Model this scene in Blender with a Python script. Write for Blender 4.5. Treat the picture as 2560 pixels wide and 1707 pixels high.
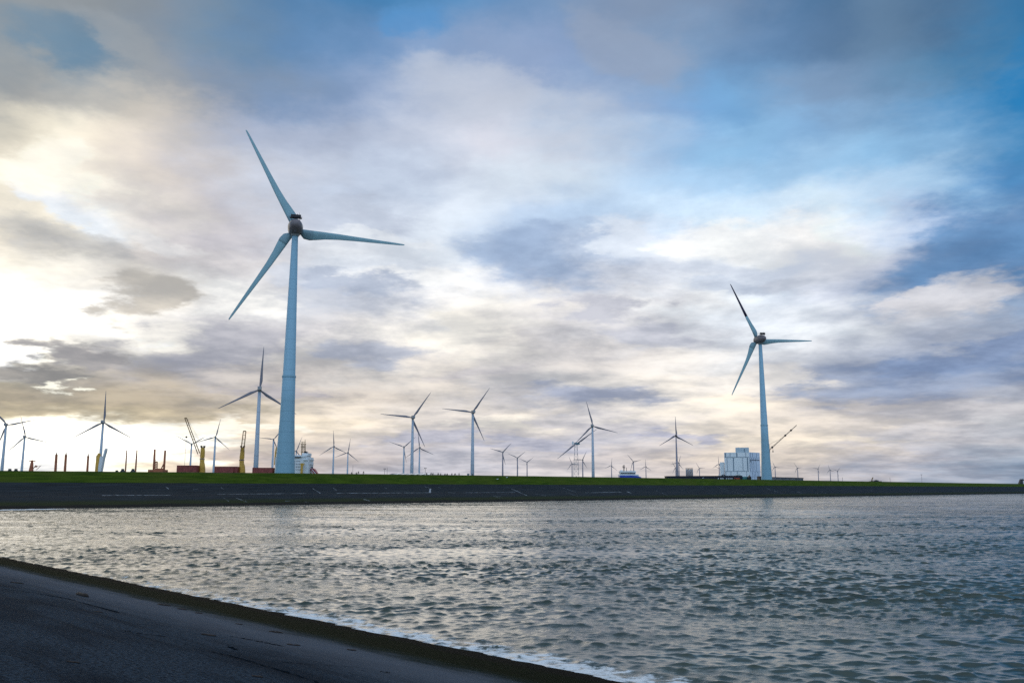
import bpy, bmesh, math, random
import numpy as np
from mathutils import Vector, Matrix
C = bpy.context.scene
for o in list(bpy.data.objects): bpy.data.objects.remove(o)
random.seed(7); RNG = np.random.default_rng(11)
R = math.radians
# ------------------------------------------------------------------ camera
FPX, PX0, PY0, YH = 2170.0, 1280.0, 853.5, 1220.0     # measured on the 2560 px photograph
EYE = 4.8
PITCH = math.atan((YH - PY0) / FPX)
cam = bpy.data.cameras.new('camera'); camo = bpy.data.objects.new('camera', cam)
C.collection.objects.link(camo); C.camera = camo
camo.location = (0, 0, EYE); camo.rotation_euler = (R(90) + PITCH, 0, 0)
cam.sensor_width = 36; cam.lens = FPX / 2560 * 36
cam.clip_start = 0.1; cam.clip_end = 60000
FW = np.array([0, math.cos(PITCH), math.sin(PITCH)]); UP = np.array([0, -math.sin(PITCH), math.cos(PITCH)])
RT = np.array([1., 0, 0]); CAM = np.array([0, 0, EYE])
def ray(x, y): return FW + RT * (x - PX0) / FPX - UP * (y - PY0) / FPX
def at(x, y, D):                     # point seen at photo position x, y at depth D along the view axis
    return CAM + ray(x, y) * D
def xz(x, y, Y):                     # same, at northing Y
    r = ray(x, y); return CAM + r * (Y / r[1])
def onz(x, y, z=0.):
    r = ray(x, y); return CAM + r * ((z - EYE) / r[2])
# ------------------------------------------------------------------ light
C.view_settings.view_transform = 'Standard'; C.view_settings.look = 'None'
C.view_settings.exposure = 0.0; C.view_settings.gamma = 1
SUN_AZ, SUN_EL = -29.0, 10.0         # degrees, azimuth from +Y towards +X
sd = Vector((math.sin(R(SUN_AZ)) * math.cos(R(SUN_EL)), math.cos(R(SUN_AZ)) * math.cos(R(SUN_EL)), math.sin(R(SUN_EL))))
sl = bpy.data.lights.new('sun', 'SUN'); sl.energy = .5; sl.angle = R(60); sl.color = (1, .86, .66)
so = bpy.data.objects.new('sun', sl); C.collection.objects.link(so)
so.rotation_euler = sd.to_track_quat('Z', 'Y').to_euler(); so.location = sd * 500

def lin(c):
    c = c / 255.
    return c / 12.92 if c <= .04045 else ((c + .055) / 1.055) ** 2.4
def L3(rgb): return tuple(lin(v) for v in rgb)

# Cloud radiance by azimuth (columns) and elevation (rows): broken overcast, brightest round the sun.
SKYX = [0, 168, 336, 504, 672, 840, 1008, 1176, 1344, 1512, 1680, 1848, 2016, 2184, 2352]
SKY = [
(20, "150158165 150158165 140155172 118148178 098142186 070135190 098155208 112152198 130158195 142160188 105140180 085128170 110142175 085125165 075125170"),
(120, "140155168 120148172 150162175 135158182 112150192 120158205 140168208 145168205 140165205 140170205 115155200 122152190 110148185 098145185 035130190"),
(200, "170172172 155162170 165168172 145160182 130158195 140165205 185195215 185195215 170188212 130165212 115170220 135168205 125160198 085152205 035132195"),
(280, "212208195 220214200 212205195 190190195 165180208 165185215 195205225 208212226 185198222 145180222 140188228 140185228 140182222 100160212 075145198"),
(350, "225218202 240234218 228220208 205200200 195200215 195202220 202210226 210214228 195210228 170200232 155198238 155200240 150198238 135180220 090150205"),
(430, "226220205 250246232 228220210 208206210 205215232 195212235 208220236 212226240 202222242 180208238 172208240 180214242 178212242 165200232 105155205"),
(510, "236228210 214224236 226226224 198196205 188196212 190200220 218228240 190208232 180205235 195218242 208228246 232242250 220232246 160185222 095145195"),
(570, "218212200 190190190 216210208 200198205 196198208 222228236 214224236 160182215 165185215 210222240 244246250 246248250 205212228 120155200 085135185"),
(615, "228222208 200195190 222218214 205203206 215215220 208218232 235240246 185198222 178192216 212218230 208220238 214218228 165182212 112150198 098145195"),
(690, "252252250 252250242 215210202 246246244 200205216 178188208 236236238 240238234 214214220 228230234 222234246 214222238 180192214 160176205 140168205"),
(760, "255255252 255255250 240238235 196198206 206206214 225224226 245243238 205204208 196198208 210212220 205212226 228236246 214218226 206210220 180188205"),
(830, "255252244 195190185 188186190 182184194 220217214 186190204 222218216 198198204 208206210 222220222 226228234 206210222 150166200 145162196 110138185"),
(870, "180176165 208202190 185180180 172172182 205200200 190192200 222216212 206204208 196198206 215213215 234230228 195198210 140156192 140158192 155168195"),
(920, "182174158 176168156 190180165 196188180 205198195 204198196 210206206 190192205 165175200 228224222 240232222 215208205 160168192 182184198 190192204"),
(952, "198186156 208195168 212198170 205195180 226216202 228220212 214210212 228222218 200200210 226222220 228222216 218212210 212208210 205203210 190194206"),
(985, "255252240 255252240 250240215 225212196 236226214 226218212 204202210 222218216 196196210 212210216 226218211 222214208 210206209 198198208 186191205"),
(1020, "255255252 255255252 255250238 220206196 225216208 208201202 192193208 203200210 192194208 196197211 222214206 226216205 202200208 187191207 176184202"),
(1060, "252250245 254252246 250240215 205190185 195188192 196190196 185188205 196196208 205200206 208200200 212202198 212204200 190190204 172180200 150166190"),
(1100, "245236218 246238220 235222200 205192188 192188196 188188202 190192208 205202212 205202210 200196202 200194198 196192200 178182200 160172196 125148182"),
]
# single clouds and gaps: photo x, y, half width, half height (2352 px), tilt, colour, strength
PUFFS = [
(310, 692, 92, 40, 4, (206, 201, 193), .95), (500, 800, 210, 55, 8, (176, 178, 190), .9), (195, 822, 100, 28, -3, (172, 170, 172), 1.0),
(70, 858, 120, 26, 0, (160, 158, 156), 1.0), (240, 930, 330, 30, 0, (180, 170, 154), .7), (175, 882, 40, 15, 0, (255, 252, 235), 1.1),
(830, 822, 120, 38, 3, (178, 185, 202), .9), (820, 660, 110, 26, -4, (176, 188, 210), .8), (1215, 592, 215, 58, -8, (160, 182, 214), .85),
(1380, 700, 110, 34, -8, (186, 190, 204), .9), (1360, 908, 150, 26, 0, (164, 173, 196), .85), (2040, 872, 260, 46, 0, (152, 167, 195), .8),
(2220, 815, 230, 34, 9, (128, 150, 188), .85), (2250, 560, 230, 85, 24, (102, 145, 192), .85), (110, 92, 150, 50, -8, (92, 135, 168), .45),
(60, 480, 75, 55, -30, (244, 236, 218), .9), (150, 560, 120, 34, -12, (200, 200, 200), .5), (700, 640, 90, 20, 0, (205, 214, 230), .6),
(1120, 855, 150, 20, 6, (196, 194, 200), .7), (1500, 770, 120, 30, -8, (196, 200, 214), .8), (980, 640, 110, 24, 6, (246, 248, 250), .8),
(1060, 760, 120, 30, 4, (252, 248, 240), .8), (1650, 560, 130, 40, 3, (246, 249, 252), .8), (560, 980, 90, 14, 2, (255, 250, 236), .9),
(1130, 965, 130, 14, 0, (246, 240, 230), .8), (1000, 1000, 140, 18, 0, (186, 188, 204), .8), (1250, 1020, 160, 14, 0, (182, 186, 206), .7),
(1900, 1010, 170, 16, 3, (240, 230, 216), .8), (1560, 1000, 120, 14, 0, (180, 184, 206), .8), (640, 900, 120, 18, 0, (178, 176, 186), .7),
(1720, 870, 130, 26, 5, (240, 236, 232), .7), (2220, 690, 120, 30, 12, (214, 214, 220), .8), (940, 60, 120, 40, 0, (88, 150, 208), .7),
(2335, 165, 70, 70, 0, (40, 130, 192), .7), (1440, 80, 160, 60, -20, (150, 164, 188), .6), (260, 90, 170, 40, -12, (156, 164, 172), .7),
(1120, 200, 260, 60, -3, (188, 198, 216), .6), (170, 400, 110, 60, -10, (254, 250, 236), .8), (1640, 660, 110, 20, 4, (196, 208, 228), .7),
(1780, 640, 100, 24, 0, (205, 212, 226), .6), (560, 690, 130, 34, -4, (252, 252, 250), .8), (380, 560, 90, 24, -10, (232, 232, 234), .7),
(190, 1015, 300, 52, 0, (320, 316, 300), 1.0), (420, 990, 110, 16, -4, (255, 252, 240), .9), (250, 950, 300, 14, 0, (198, 186, 160), .5), (840, 480, 130, 30, -14, (196, 206, 224), .6), (880, 540, 90, 16, -14, (232, 238, 246), .7), (1480, 560, 110, 26, -18, (222, 232, 246), .7),
]
AZMAX, NAZ = 36.0, 19
def pix_of(az, el):                  # photo position (2352 px) of a sky direction
    d = np.array([math.sin(R(az)) * math.cos(R(el)), math.cos(R(az)) * math.cos(R(el)), math.sin(R(el))])
    k = d @ FW
    return (PX0 + FPX * d[0] / k) / 1.08844, (PY0 - FPX * (d @ UP) / k) / 1.08844
def dir_of(px, py):
    r = ray(px * 1.08844, py * 1.08844); r = r / np.linalg.norm(r)
    return math.degrees(math.atan2(r[0], r[1])), math.degrees(math.asin(r[2]))
rowy = [r[0] for r in SKY]
TAB = np.array([[[lin(int(s[i:i + 3])) for i in (0, 3, 6)] for s in r[1].split()] for r in SKY])
def table(px, py):
    rows = np.array([[np.interp(px, SKYX, TAB[j, :, k]) for k in range(3)] for j in range(len(SKY))])
    v = [float(np.interp(py, rowy, rows[:, k])) for k in range(3)]
    w = float(np.interp(py, [650, 850], [0, 1])); v[2] *= 1 - .05 * w; v[0] *= 1 + .015 * w
    lum = .3 * v[0] + .6 * v[1] + .1 * v[2]; v = [q * (.80 + .40 * lum) for q in v]
    sun = float(np.interp(px, [450, 800], [1, 0])) * float(np.interp(min(v[0], v[1]), [.88, 1.0], [0, 1]))
    return [q * (1 + .2 * sun) for q in v]

world = bpy.data.worlds.new('World'); C.world = world; world.use_nodes = True
wt = world.node_tree; wt.nodes.clear()
def WN(t, **kw):
    n = wt.nodes.new(t)
    for k, v in kw.items(): setattr(n, k, v)
    return n
def wl(a, b): wt.links.new(a, b)
def wm(op, a, b=None, c=None, clamp=False):
    n = WN('ShaderNodeMath', operation=op, use_clamp=clamp)
    for i, v in enumerate((a, b, c)):
        if v is None: continue
        if isinstance(v, (int, float)): n.inputs[i].default_value = v
        else: wl(v, n.inputs[i])
    return n.outputs[0]
def wmix(f, a, b):
    n = WN('ShaderNodeMix', data_type='RGBA'); n.clamp_factor = True
    for s, v in ((0, f), (6, a), (7, b)):
        if isinstance(v, (int, float)): n.inputs[s].default_value = v
        elif isinstance(v, tuple): n.inputs[s].default_value = (*v[:3], 1)
        else: wl(v, n.inputs[s])
    return n.outputs[2]
def wstep(x, a, b):
    n = WN('ShaderNodeMapRange', interpolation_type='SMOOTHSTEP'); wl(x, n.inputs[0])
    n.inputs[1].default_value = a; n.inputs[2].default_value = b
    return n.outputs[0]
tc = WN('ShaderNodeTexCoord'); sx = WN('ShaderNodeSeparateXYZ'); wl(tc.outputs['Generated'], sx.inputs[0])
dx, dy, dz = sx.outputs
az = wm('MULTIPLY', wm('ARCTAN2', dx, dy), 180 / math.pi)
el = wm('MULTIPLY', wm('ARCSINE', dz), 180 / math.pi)
# cloud sheet coordinates (a flat layer overhead: streaks narrow towards the horizon)
inv = wm('DIVIDE', 1.0, wm('ADD', wm('MAXIMUM', dz, 0.0), 0.15))
cq = WN('ShaderNodeCombineXYZ'); wl(wm('MULTIPLY', dx, inv), cq.inputs[0]); wl(wm('MULTIPLY', dy, inv), cq.inputs[1])
def wnoise(scale, detail, rough, off, dist=0.0):
    a = WN('ShaderNodeVectorMath', operation='ADD'); wl(cq.outputs[0], a.inputs[0]); a.inputs[1].default_value = off
    n = WN('ShaderNodeTexNoise', noise_dimensions='3D'); wl(a.outputs[0], n.inputs['Vector'])
    n.inputs['Scale'].default_value = scale; n.inputs['Detail'].default_value = detail
    n.inputs['Roughness'].default_value = rough; n.inputs['Distortion'].default_value = dist
    return n
n1 = wnoise(2.2, 6, .58, (3.1, .7, 0)); n2 = wnoise(3.4, 7, .60, (9.3, 4.2, 2)); n3 = wnoise(5.0, 6, .62, (1.3, 8.2, 5))
s1 = WN('ShaderNodeSeparateXYZ'); wl(n1.outputs['Color'], s1.inputs[0])
s2 = WN('ShaderNodeSeparateXYZ'); wl(n2.outputs['Color'], s2.inputs[0])
wel = wm('ADD', 0.5, wm('MULTIPLY', wm('MINIMUM', wm('MAXIMUM', el, 0.0), 22.0), 0.085))      # warp grows with height
s3 = WN('ShaderNodeSeparateXYZ'); wl(n3.outputs['Color'], s3.inputs[0])
azw = wm('ADD', az, wm('MULTIPLY', wm('ADD', wm('SUBTRACT', s1.outputs[0], .5), wm('ADD', wm('MULTIPLY', wm('SUBTRACT', s2.outputs[0], .5), .5), wm('MULTIPLY', wm('SUBTRACT', s3.outputs[0], .5), .35))), 14.0))
elw = wm('ADD', el, wm('MULTIPLY', wm('ADD', wm('SUBTRACT', s1.outputs[1], .5), wm('ADD', wm('MULTIPLY', wm('SUBTRACT', s2.outputs[1], .5), .6), wm('MULTIPLY', wm('SUBTRACT', s3.outputs[1], .5), .45))), wm('MULTIPLY', wel, 2.6)))
azn = wm('DIVIDE', wm('ADD', azw, AZMAX), 2 * AZMAX, clamp=True)
ELS = [0, 1, 2, 3.1, 4, 4.7, 5.6, 7, 8.2, 10, 12, 14, 15.5, 17.5, 20, 22.5, 25, 28, 31]
col = None
for j, e in enumerate(ELS):
    rp = WN('ShaderNodeValToRGB'); wl(azn, rp.inputs[0]); cr = rp.color_ramp; cr.interpolation = 'CARDINAL'
    while len(cr.elements) < NAZ: cr.elements.new(len(cr.elements) / NAZ)
    for i in range(NAZ):
        a = -AZMAX + 2 * AZMAX * i / (NAZ - 1); px, py = pix_of(a, e)
        cr.elements[i].position = i / (NAZ - 1); cr.elements[i].color = (*table(px, py), 1)
    col = rp.outputs[0] if col is None else wmix(wstep(elw, ELS[j - 1], e), col, rp.outputs[0])
cp = WN('ShaderNodeCombineXYZ'); wl(azw, cp.inputs[0]); wl(elw, cp.inputs[1])
for (px, py, rx, ry, tilt, c, w) in PUFFS:
    a, e = dir_of(px, py); k = 1.08844 / FPX * 180 / math.pi
    mp = WN('ShaderNodeMapping', vector_type='TEXTURE'); wl(cp.outputs[0], mp.inputs[0])
    mp.inputs[1].default_value = (a, e, 0); mp.inputs[2].default_value = (0, 0, R(tilt)); mp.inputs[3].default_value = (rx * k * 1.18, ry * k * 1.18, 1)
    ln = WN('ShaderNodeVectorMath', operation='LENGTH'); wl(mp.outputs[0], ln.inputs[0])
    f = WN('ShaderNodeMapRange', interpolation_type='SMOOTHSTEP'); wl(ln.outputs[1], f.inputs[0])
    f.inputs[1].default_value = 1.0; f.inputs[2].default_value = .42; f.inputs[3].default_value = 0; f.inputs[4].default_value = min(w, 1.0)
    col = wmix(f.outputs[0], col, L3(c))
# wisps: fine brightness structure of the cloud sheet
n4 = wnoise(2.2, 8, .58, (5.7, 2.9, 1), .3)
amt = wm('ADD', .22, wm('MULTIPLY', wstep(el, 24, 10), .62))
tex = wm('ADD', wm('MULTIPLY', wm('SUBTRACT', n4.outputs[0], .5), 1.5), wm('MULTIPLY', wm('SUBTRACT', n3.outputs[0], .5), .9))
tex = wm('MULTIPLY', tex, amt)
shade = wmix(wstep(tex, -.27, .27), (.73, .745, .77), (1.25, 1.22, 1.17))
hs2 = WN('ShaderNodeHueSaturation'); hs2.inputs['Saturation'].default_value = .99; wl(col, hs2.inputs['Color'])
sc = WN('ShaderNodeVectorMath', operation='MULTIPLY'); wl(hs2.outputs[0], sc.inputs[0]); wl(shade, sc.inputs[1])
# glow of the veiled sun
dt = WN('ShaderNodeVectorMath', operation='DOT_PRODUCT'); wl(tc.outputs['Generated'], dt.inputs[0]); dt.inputs[1].default_value = sd
ang = wm('MULTIPLY', wm('ARCCOSINE', wm('MINIMUM', dt.outputs['Value'], .99999)), 180 / math.pi)
g1 = wm('MULTIPLY', wm('POWER', 2.718, wm('MULTIPLY', wm('MULTIPLY', ang, ang), -1 / 30.)), .45)
gv = WN('ShaderNodeVectorMath', operation='SCALE'); gv.inputs[0].default_value = (1, .93, .78); 
lum = WN('ShaderNodeRGBToBW'); wl(col, lum.inputs[0])
wl(wm('MULTIPLY', g1, wstep(lum.outputs[0], .62, .97)), gv.inputs['Scale'])
ad = WN('ShaderNodeVectorMath', operation='ADD'); wl(sc.outputs[0], ad.inputs[0]); wl(gv.outputs[0], ad.inputs[1])
b_cl = WN('ShaderNodeBackground'); wl(ad.outputs[0], b_cl.inputs[0]); b_cl.inputs[1].default_value = 1.0
sky = WN('ShaderNodeTexSky', sky_type='NISHITA'); sky.sun_disc = False
sky.sun_elevation = R(SUN_EL); sky.sun_rotation = R(SUN_AZ); sky.altitude = 0; sky.air_density = 1.2; sky.dust_density = .3; sky.ozone_density = 4.0
b_sk = WN('ShaderNodeBackground'); hs = WN('ShaderNodeHueSaturation'); hs.inputs['Saturation'].default_value = 1.35; wl(sky.outputs[0], hs.inputs['Color']); wl(hs.outputs[0], b_sk.inputs[0]); b_sk.inputs[1].default_value = 0.15
absaz = wm('ABSOLUTE', az)
front = wm('MULTIPLY', wstep(absaz, 70, 40), wstep(el, 52, 33))
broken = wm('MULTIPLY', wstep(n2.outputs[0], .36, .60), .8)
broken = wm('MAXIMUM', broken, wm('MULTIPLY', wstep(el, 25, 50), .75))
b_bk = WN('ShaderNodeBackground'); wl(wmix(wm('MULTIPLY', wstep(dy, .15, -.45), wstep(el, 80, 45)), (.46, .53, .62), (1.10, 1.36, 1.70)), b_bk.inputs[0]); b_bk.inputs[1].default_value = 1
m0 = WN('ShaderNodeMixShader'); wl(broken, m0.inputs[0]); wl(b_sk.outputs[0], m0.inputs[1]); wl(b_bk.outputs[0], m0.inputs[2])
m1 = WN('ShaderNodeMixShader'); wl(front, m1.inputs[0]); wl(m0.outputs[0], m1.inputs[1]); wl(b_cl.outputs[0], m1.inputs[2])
wo = WN('ShaderNodeOutputWorld'); wl(m1.outputs[0], wo.inputs[0])
world.cycles.sampling_method = 'MANUAL'; world.cycles.sample_map_resolution = 512
C.cycles.max_bounces = 5; C.cycles.use_denoising = False
C.cycles.sample_clamp_indirect = 4

# ------------------------------------------------------------------ materials
class Mat:
    def __init__(s, name):
        s.m = bpy.data.materials.new(name); s.m.use_nodes = True; s.t = s.m.node_tree; s.t.nodes.clear()
        s.o = s.N('ShaderNodeOutputMaterial'); s.b = s.N('ShaderNodeBsdfPrincipled'); s.l(s.b.outputs[0], s.o.inputs[0])
        s.b.inputs['Specular IOR Level'].default_value = .3; s.geo = s.N('ShaderNodeNewGeometry'); s.pos = s.geo.outputs['Position']
        s.tc = s.N('ShaderNodeTexCoord'); s.obj = s.tc.outputs['Object']
    def N(s, t, **kw):
        n = s.t.nodes.new(t)
        for k, v in kw.items(): setattr(n, k, v)
        return n
    def l(s, a, b): s.t.links.new(a, b)
    def set(s, sock, v):
        if isinstance(v, (int, float)): sock.default_value = v
        elif isinstance(v, (tuple, list)): sock.default_value = (*v, 1) if len(v) == 3 and sock.type == 'RGBA' else v
        else: s.l(v, sock)
    def math(s, op, a, b=0., clamp=False):
        n = s.N('ShaderNodeMath', operation=op, use_clamp=clamp); s.set(n.inputs[0], a); s.set(n.inputs[1], b); return n.outputs[0]
    def noise(s, scale, detail=4, rough=.55, vec=None, stretch=None, col=False):
        v = vec or s.obj
        if stretch:
            mp = s.N('ShaderNodeMapping'); s.l(v, mp.inputs[0]); mp.inputs[3].default_value = stretch; v = mp.outputs[0]
        n = s.N('ShaderNodeTexNoise'); s.l(v, n.inputs['Vector']); n.inputs['Scale'].default_value = scale
        n.inputs['Detail'].default_value = detail; n.inputs['Roughness'].default_value = rough
        return n.outputs[1 if col else 0]
    def step(s, x, a, b, c=0., d=1.):
        n = s.N('ShaderNodeMapRange', interpolation_type='SMOOTHSTEP'); s.set(n.inputs[0], x)
        n.inputs[1].default_value = a; n.inputs[2].default_value = b; n.inputs[3].default_value = c; n.inputs[4].default_value = d
        return n.outputs[0]
    def mix(s, f, a, b, mode='MIX'):
        n = s.N('ShaderNodeMix', data_type='RGBA', blend_type=mode); s.set(n.inputs[0], f); s.set(n.inputs[6], a); s.set(n.inputs[7], b); return n.outputs[2]
    def dot(s, v, d):
        n = s.N('ShaderNodeVectorMath', operation='DOT_PRODUCT'); s.l(v, n.inputs[0]); n.inputs[1].default_value = d; return n.outputs['Value']
    def bump(s, h, strength=.5, dist=.02):
        n = s.N('ShaderNodeBump'); s.l(h, n.inputs['Height']); n.inputs['Strength'].default_value = strength; n.inputs['Distance'].default_value = dist
        s.l(n.outputs[0], s.b.inputs['Normal'])
def paint(name, c, rough=.5, var=.18, scale=.6, metal=0., c2=None, spots=0.):
    m = Mat(name); f = m.noise(scale, 5, .6)
    dark = tuple(v * (1 - var) for v in c)
    col = m.mix(m.step(f, .35, .65), dark, c)
    if c2: col = m.mix(m.math('MULTIPLY', m.step(m.noise(scale * 3, 6, .7), .5, .62), spots), col, c2)
    m.set(m.b.inputs['Base Color'], col); m.b.inputs['Roughness'].default_value = rough; m.b.inputs['Metallic'].default_value = metal
    return m.m
# tower paint: white with faint segment joints and run marks
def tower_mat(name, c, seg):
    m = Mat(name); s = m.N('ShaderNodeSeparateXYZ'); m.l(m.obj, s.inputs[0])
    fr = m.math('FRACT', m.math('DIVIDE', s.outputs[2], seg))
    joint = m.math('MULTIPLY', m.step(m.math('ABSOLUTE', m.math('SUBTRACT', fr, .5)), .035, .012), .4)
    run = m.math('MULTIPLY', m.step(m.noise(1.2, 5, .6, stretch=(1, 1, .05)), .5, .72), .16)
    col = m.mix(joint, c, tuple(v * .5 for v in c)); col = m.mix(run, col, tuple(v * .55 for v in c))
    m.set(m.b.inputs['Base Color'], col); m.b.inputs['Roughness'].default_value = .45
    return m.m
M = dict(
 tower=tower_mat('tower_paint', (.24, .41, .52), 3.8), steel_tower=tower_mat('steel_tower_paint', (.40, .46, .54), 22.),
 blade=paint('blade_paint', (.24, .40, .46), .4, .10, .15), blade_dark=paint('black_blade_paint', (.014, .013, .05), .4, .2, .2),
 far_blade=paint('grey_blade_paint', (.22, .21, .25), .45, .1, .1), far_tower=tower_mat('grey_tower_paint', (.26, .24, .28), 24.),
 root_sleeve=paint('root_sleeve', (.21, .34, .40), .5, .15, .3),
 nacelle=paint('nacelle_shell', (.19, .165, .18), .35, .25, .4), collar=paint('dark_collar', (.16, .18, .19), .5, .2, 1), black=paint('black_metal', (.018, .016, .022), .5, .2, 1),
 nac_grey=paint('grey_nacelle', (.30, .31, .34), .45, .15, .5), teal=paint('teal_nacelle', (.16, .30, .36), .45, .15, .5),
 white=paint('white_paint', (.72, .75, .78), .5, .10, .2), window=paint('dark_glass', (.02, .025, .035), .12, .2, .5),
 yellow=paint('yellow_crane_paint', (.62, .36, .06), .5, .2, .5, c2=(.34, .18, .05), spots=.25), jib=paint('brown_jib_paint', (.30, .17, .07), .6, .3, .7),
 red=paint('red_container', (.30, .075, .065), .6, .3, .4, c2=(.18, .04, .04), spots=.4), rust=paint('rusty_steel', (.44, .15, .08), .8, .3, .5, c2=(.20, .07, .04), spots=.5),
 darksteel=paint('dark_steel', (.05, .05, .06), .6, .3, .6), navy=paint('navy_wall', (.018, .022, .04), .6, .3, .15), blue=paint('blue_hull', (.02, .06, .42), .4, .2, .2),
 panel=paint('white_cladding', (.76, .80, .84), .5, .08, .05), panel2=paint('blue_white_cladding', (.62, .70, .86), .5, .08, .05), joint=paint('grey_joint', (.20, .27, .34), .6, .1, .3),
 top=paint('grey_cladding', (.48, .58, .66), .55, .1, .1), green=paint('green_container', (.10, .30, .30), .55, .25, .3), orange=paint('orange_letter', (.85, .13, .03), .5, .1, .5),
 roof=paint('roof_sheet', (.16, .17, .21), .5, .25, .2), skylight=paint('skylight_sheet', (.70, .70, .72), .3, .1, .5), silo=paint('silo_steel', (.30, .31, .35), .4, .2, .3, .4),
 concrete=paint('concrete', (.32, .31, .30), .8, .3, .3), cloth=paint('dark_clothing', (.028, .026, .032), .9, .3, 4), skin=paint('skin', (.40, .24, .18), .6, .1, 3),
 cabred=paint('lifeboat_red', (.34, .03, .04), .4, .2, .5), seam=paint('pale_seam', (.32, .36, .40), .6, .4, .4), crack=paint('tar_crack', (.007, .011, .016), .8, .3, 2),
 loader=paint('loader_paint', (.42, .50, .50), .5, .2, .5), wood=paint('wet_wood', (.03, .02, .016), .8, .4, 3), ochre=paint('ochre_mast', (.38, .24, .12), .6, .3, .6), wire=paint('wire', (.08, .075, .075), .6, .1, 1),
)
# ------------------------------------------------------------------ mesh helpers
class MB:
    def __init__(s): s.v = []; s.f = []; s.mi = []; s.mat = 0
    def _add(s, vs, fs):
        b = len(s.v); s.v += [tuple(map(float, p)) for p in vs]; s.f += [tuple(b + i for i in f) for f in fs]; s.mi += [s.mat] * len(fs); return s
    def box(s, c, d, rz=0., ry=0., rx=0.):
        m = Matrix.Rotation(rz, 3, 'Z') @ Matrix.Rotation(ry, 3, 'Y') @ Matrix.Rotation(rx, 3, 'X')
        vs = [Vector(c) + m @ Vector((sx * d[0] / 2, sy * d[1] / 2, sz * d[2] / 2)) for sx in (-1, 1) for sy in (-1, 1) for sz in (-1, 1)]
        return s._add(vs, [(0, 1, 3, 2), (4, 6, 7, 5), (0, 4, 5, 1), (2, 3, 7, 6), (0, 2, 6, 4), (1, 5, 7, 3)])
    def loft(s, rings, cap=True):
        n = len(rings[0]); vs = [p for r in rings for p in r]; fs = []
        for k in range(len(rings) - 1):
            for i in range(n):
                j = (i + 1) % n; fs.append((k * n + i, k * n + j, (k + 1) * n + j, (k + 1) * n + i))
        if cap: fs.append(tuple(range(n - 1, -1, -1))); fs.append(tuple((len(rings) - 1) * n + i for i in range(n)))
        return s._add(vs, fs)
    def tube(s, p0, p1, r0, r1=None, n=8):
        r1 = r0 if r1 is None else r1; p0 = Vector(p0); p1 = Vector(p1); d = (p1 - p0).normalized()
        a = d.orthogonal().normalized(); b = d.cross(a)
        return s.loft([[p + (a * math.cos(t) + b * math.sin(t)) * r for t in [2 * math.pi * i / n for i in range(n)]] for p, r in ((p0, r0), (p1, r1))])
    def lathe(s, prof, n=24, c=(0, 0, 0)):
        return s.loft([[(c[0] + r * math.cos(2 * math.pi * i / n), c[1] + r * math.sin(2 * math.pi * i / n), c[2] + z) for i in range(n)] for r, z in prof])
    def prism(s, poly, y0, y1):       # polygon in x, z extruded along y
        n = len(poly)
        return s.loft([[(x, y0, z) for x, z in poly], [(x, y1, z) for x, z in poly]])
    def lattice(s, p0, p1, w0, w1, r, bays, side=(1, 0, 0), chords=4, diag=True):
        p0 = Vector(p0); p1 = Vector(p1); d = (p1 - p0).normalized(); a = Vector(side); a = (a - d * a.dot(d)).normalized(); b = d.cross(a)
        cs = [(-1, -1), (1, -1), (1, 1), (-1, 1)] if chords == 4 else [(-1, 0), (1, 0)]
        def pt(k, c): 
            t = k / bays; w = w0 + (w1 - w0) * t
            return p0.lerp(p1, t) + a * c[0] * w / 2 + b * c[1] * w / 2
        for c in cs: s.tube(pt(0, c), pt(bays, c), r, r, 5)
        m = len(cs)
        for k in range(bays):
            for i in range(m if m > 2 else 1):
                c, e = cs[i], cs[(i + 1) % m]
                if diag: s.tube(pt(k, c), pt(k + 1, e), r * .6, r * .6, 4)
                s.tube(pt(k + 1, c), pt(k + 1, e), r * .6, r * .6, 4)
        return s
    def build(s, name, mat, parent=None, loc=None, smooth=False, bevel=0.):
        me = bpy.data.meshes.new(name); me.from_pydata(s.v, [], s.f); me.update()
        for mm in (mat if isinstance(mat, (list, tuple)) else [mat]): me.materials.append(mm)
        me.polygons.foreach_set('material_index', s.mi)
        bm = bmesh.new(); bm.from_mesh(me); bmesh.ops.recalc_face_normals(bm, faces=bm.faces); bm.to_mesh(me); bm.free()
        if smooth:
            me.polygons.foreach_set('use_smooth', [len(p.vertices) == 4 for p in me.polygons])
        o = bpy.data.objects.new(name, me); C.collection.objects.link(o)
        if loc is not None: o.location = loc
        if parent: o.parent = parent
        if bevel:
            md = o.modifiers.new('bevel', 'BEVEL'); md.width = bevel; md.segments = 2; md.limit_method = 'ANGLE'
        return o
def tag(o, label, cat=None, group=None, kind=None):
    o['label'] = label
    if cat: o['category'] = cat
    if group: o['group'] = group
    if kind: o['kind'] = kind
    return o
def thing(name, label, cat, loc=(0, 0, 0), rz=0., group=None):
    o = bpy.data.objects.new(name, None); C.collection.objects.link(o); o.location = loc; o.rotation_euler = (0, 0, rz)
    o.empty_display_size = 1
    return tag(o, label, cat, group)
def text_mesh(name, body, h, mat, parent, loc, rot, depth=.05, group=None):
    cu = bpy.data.curves.new(name, 'FONT'); cu.body = body; cu.size = h * 1.38; cu.extrude = depth; cu.align_x = 'LEFT'; cu.space_character = 1.12
    t = bpy.data.objects.new(name + '_tmp', cu); C.collection.objects.link(t)
    me = bpy.data.meshes.new_from_object(t.evaluated_get(bpy.context.evaluated_depsgraph_get())); me.name = name
    bpy.data.objects.remove(t); bpy.data.curves.remove(cu)
    me.materials.clear(); me.materials.append(mat)
    o = bpy.data.objects.new(name, me); C.collection.objects.link(o); o.parent = parent; o.location = loc; o.rotation_euler = rot
    return o
LAND = 4.0
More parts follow.
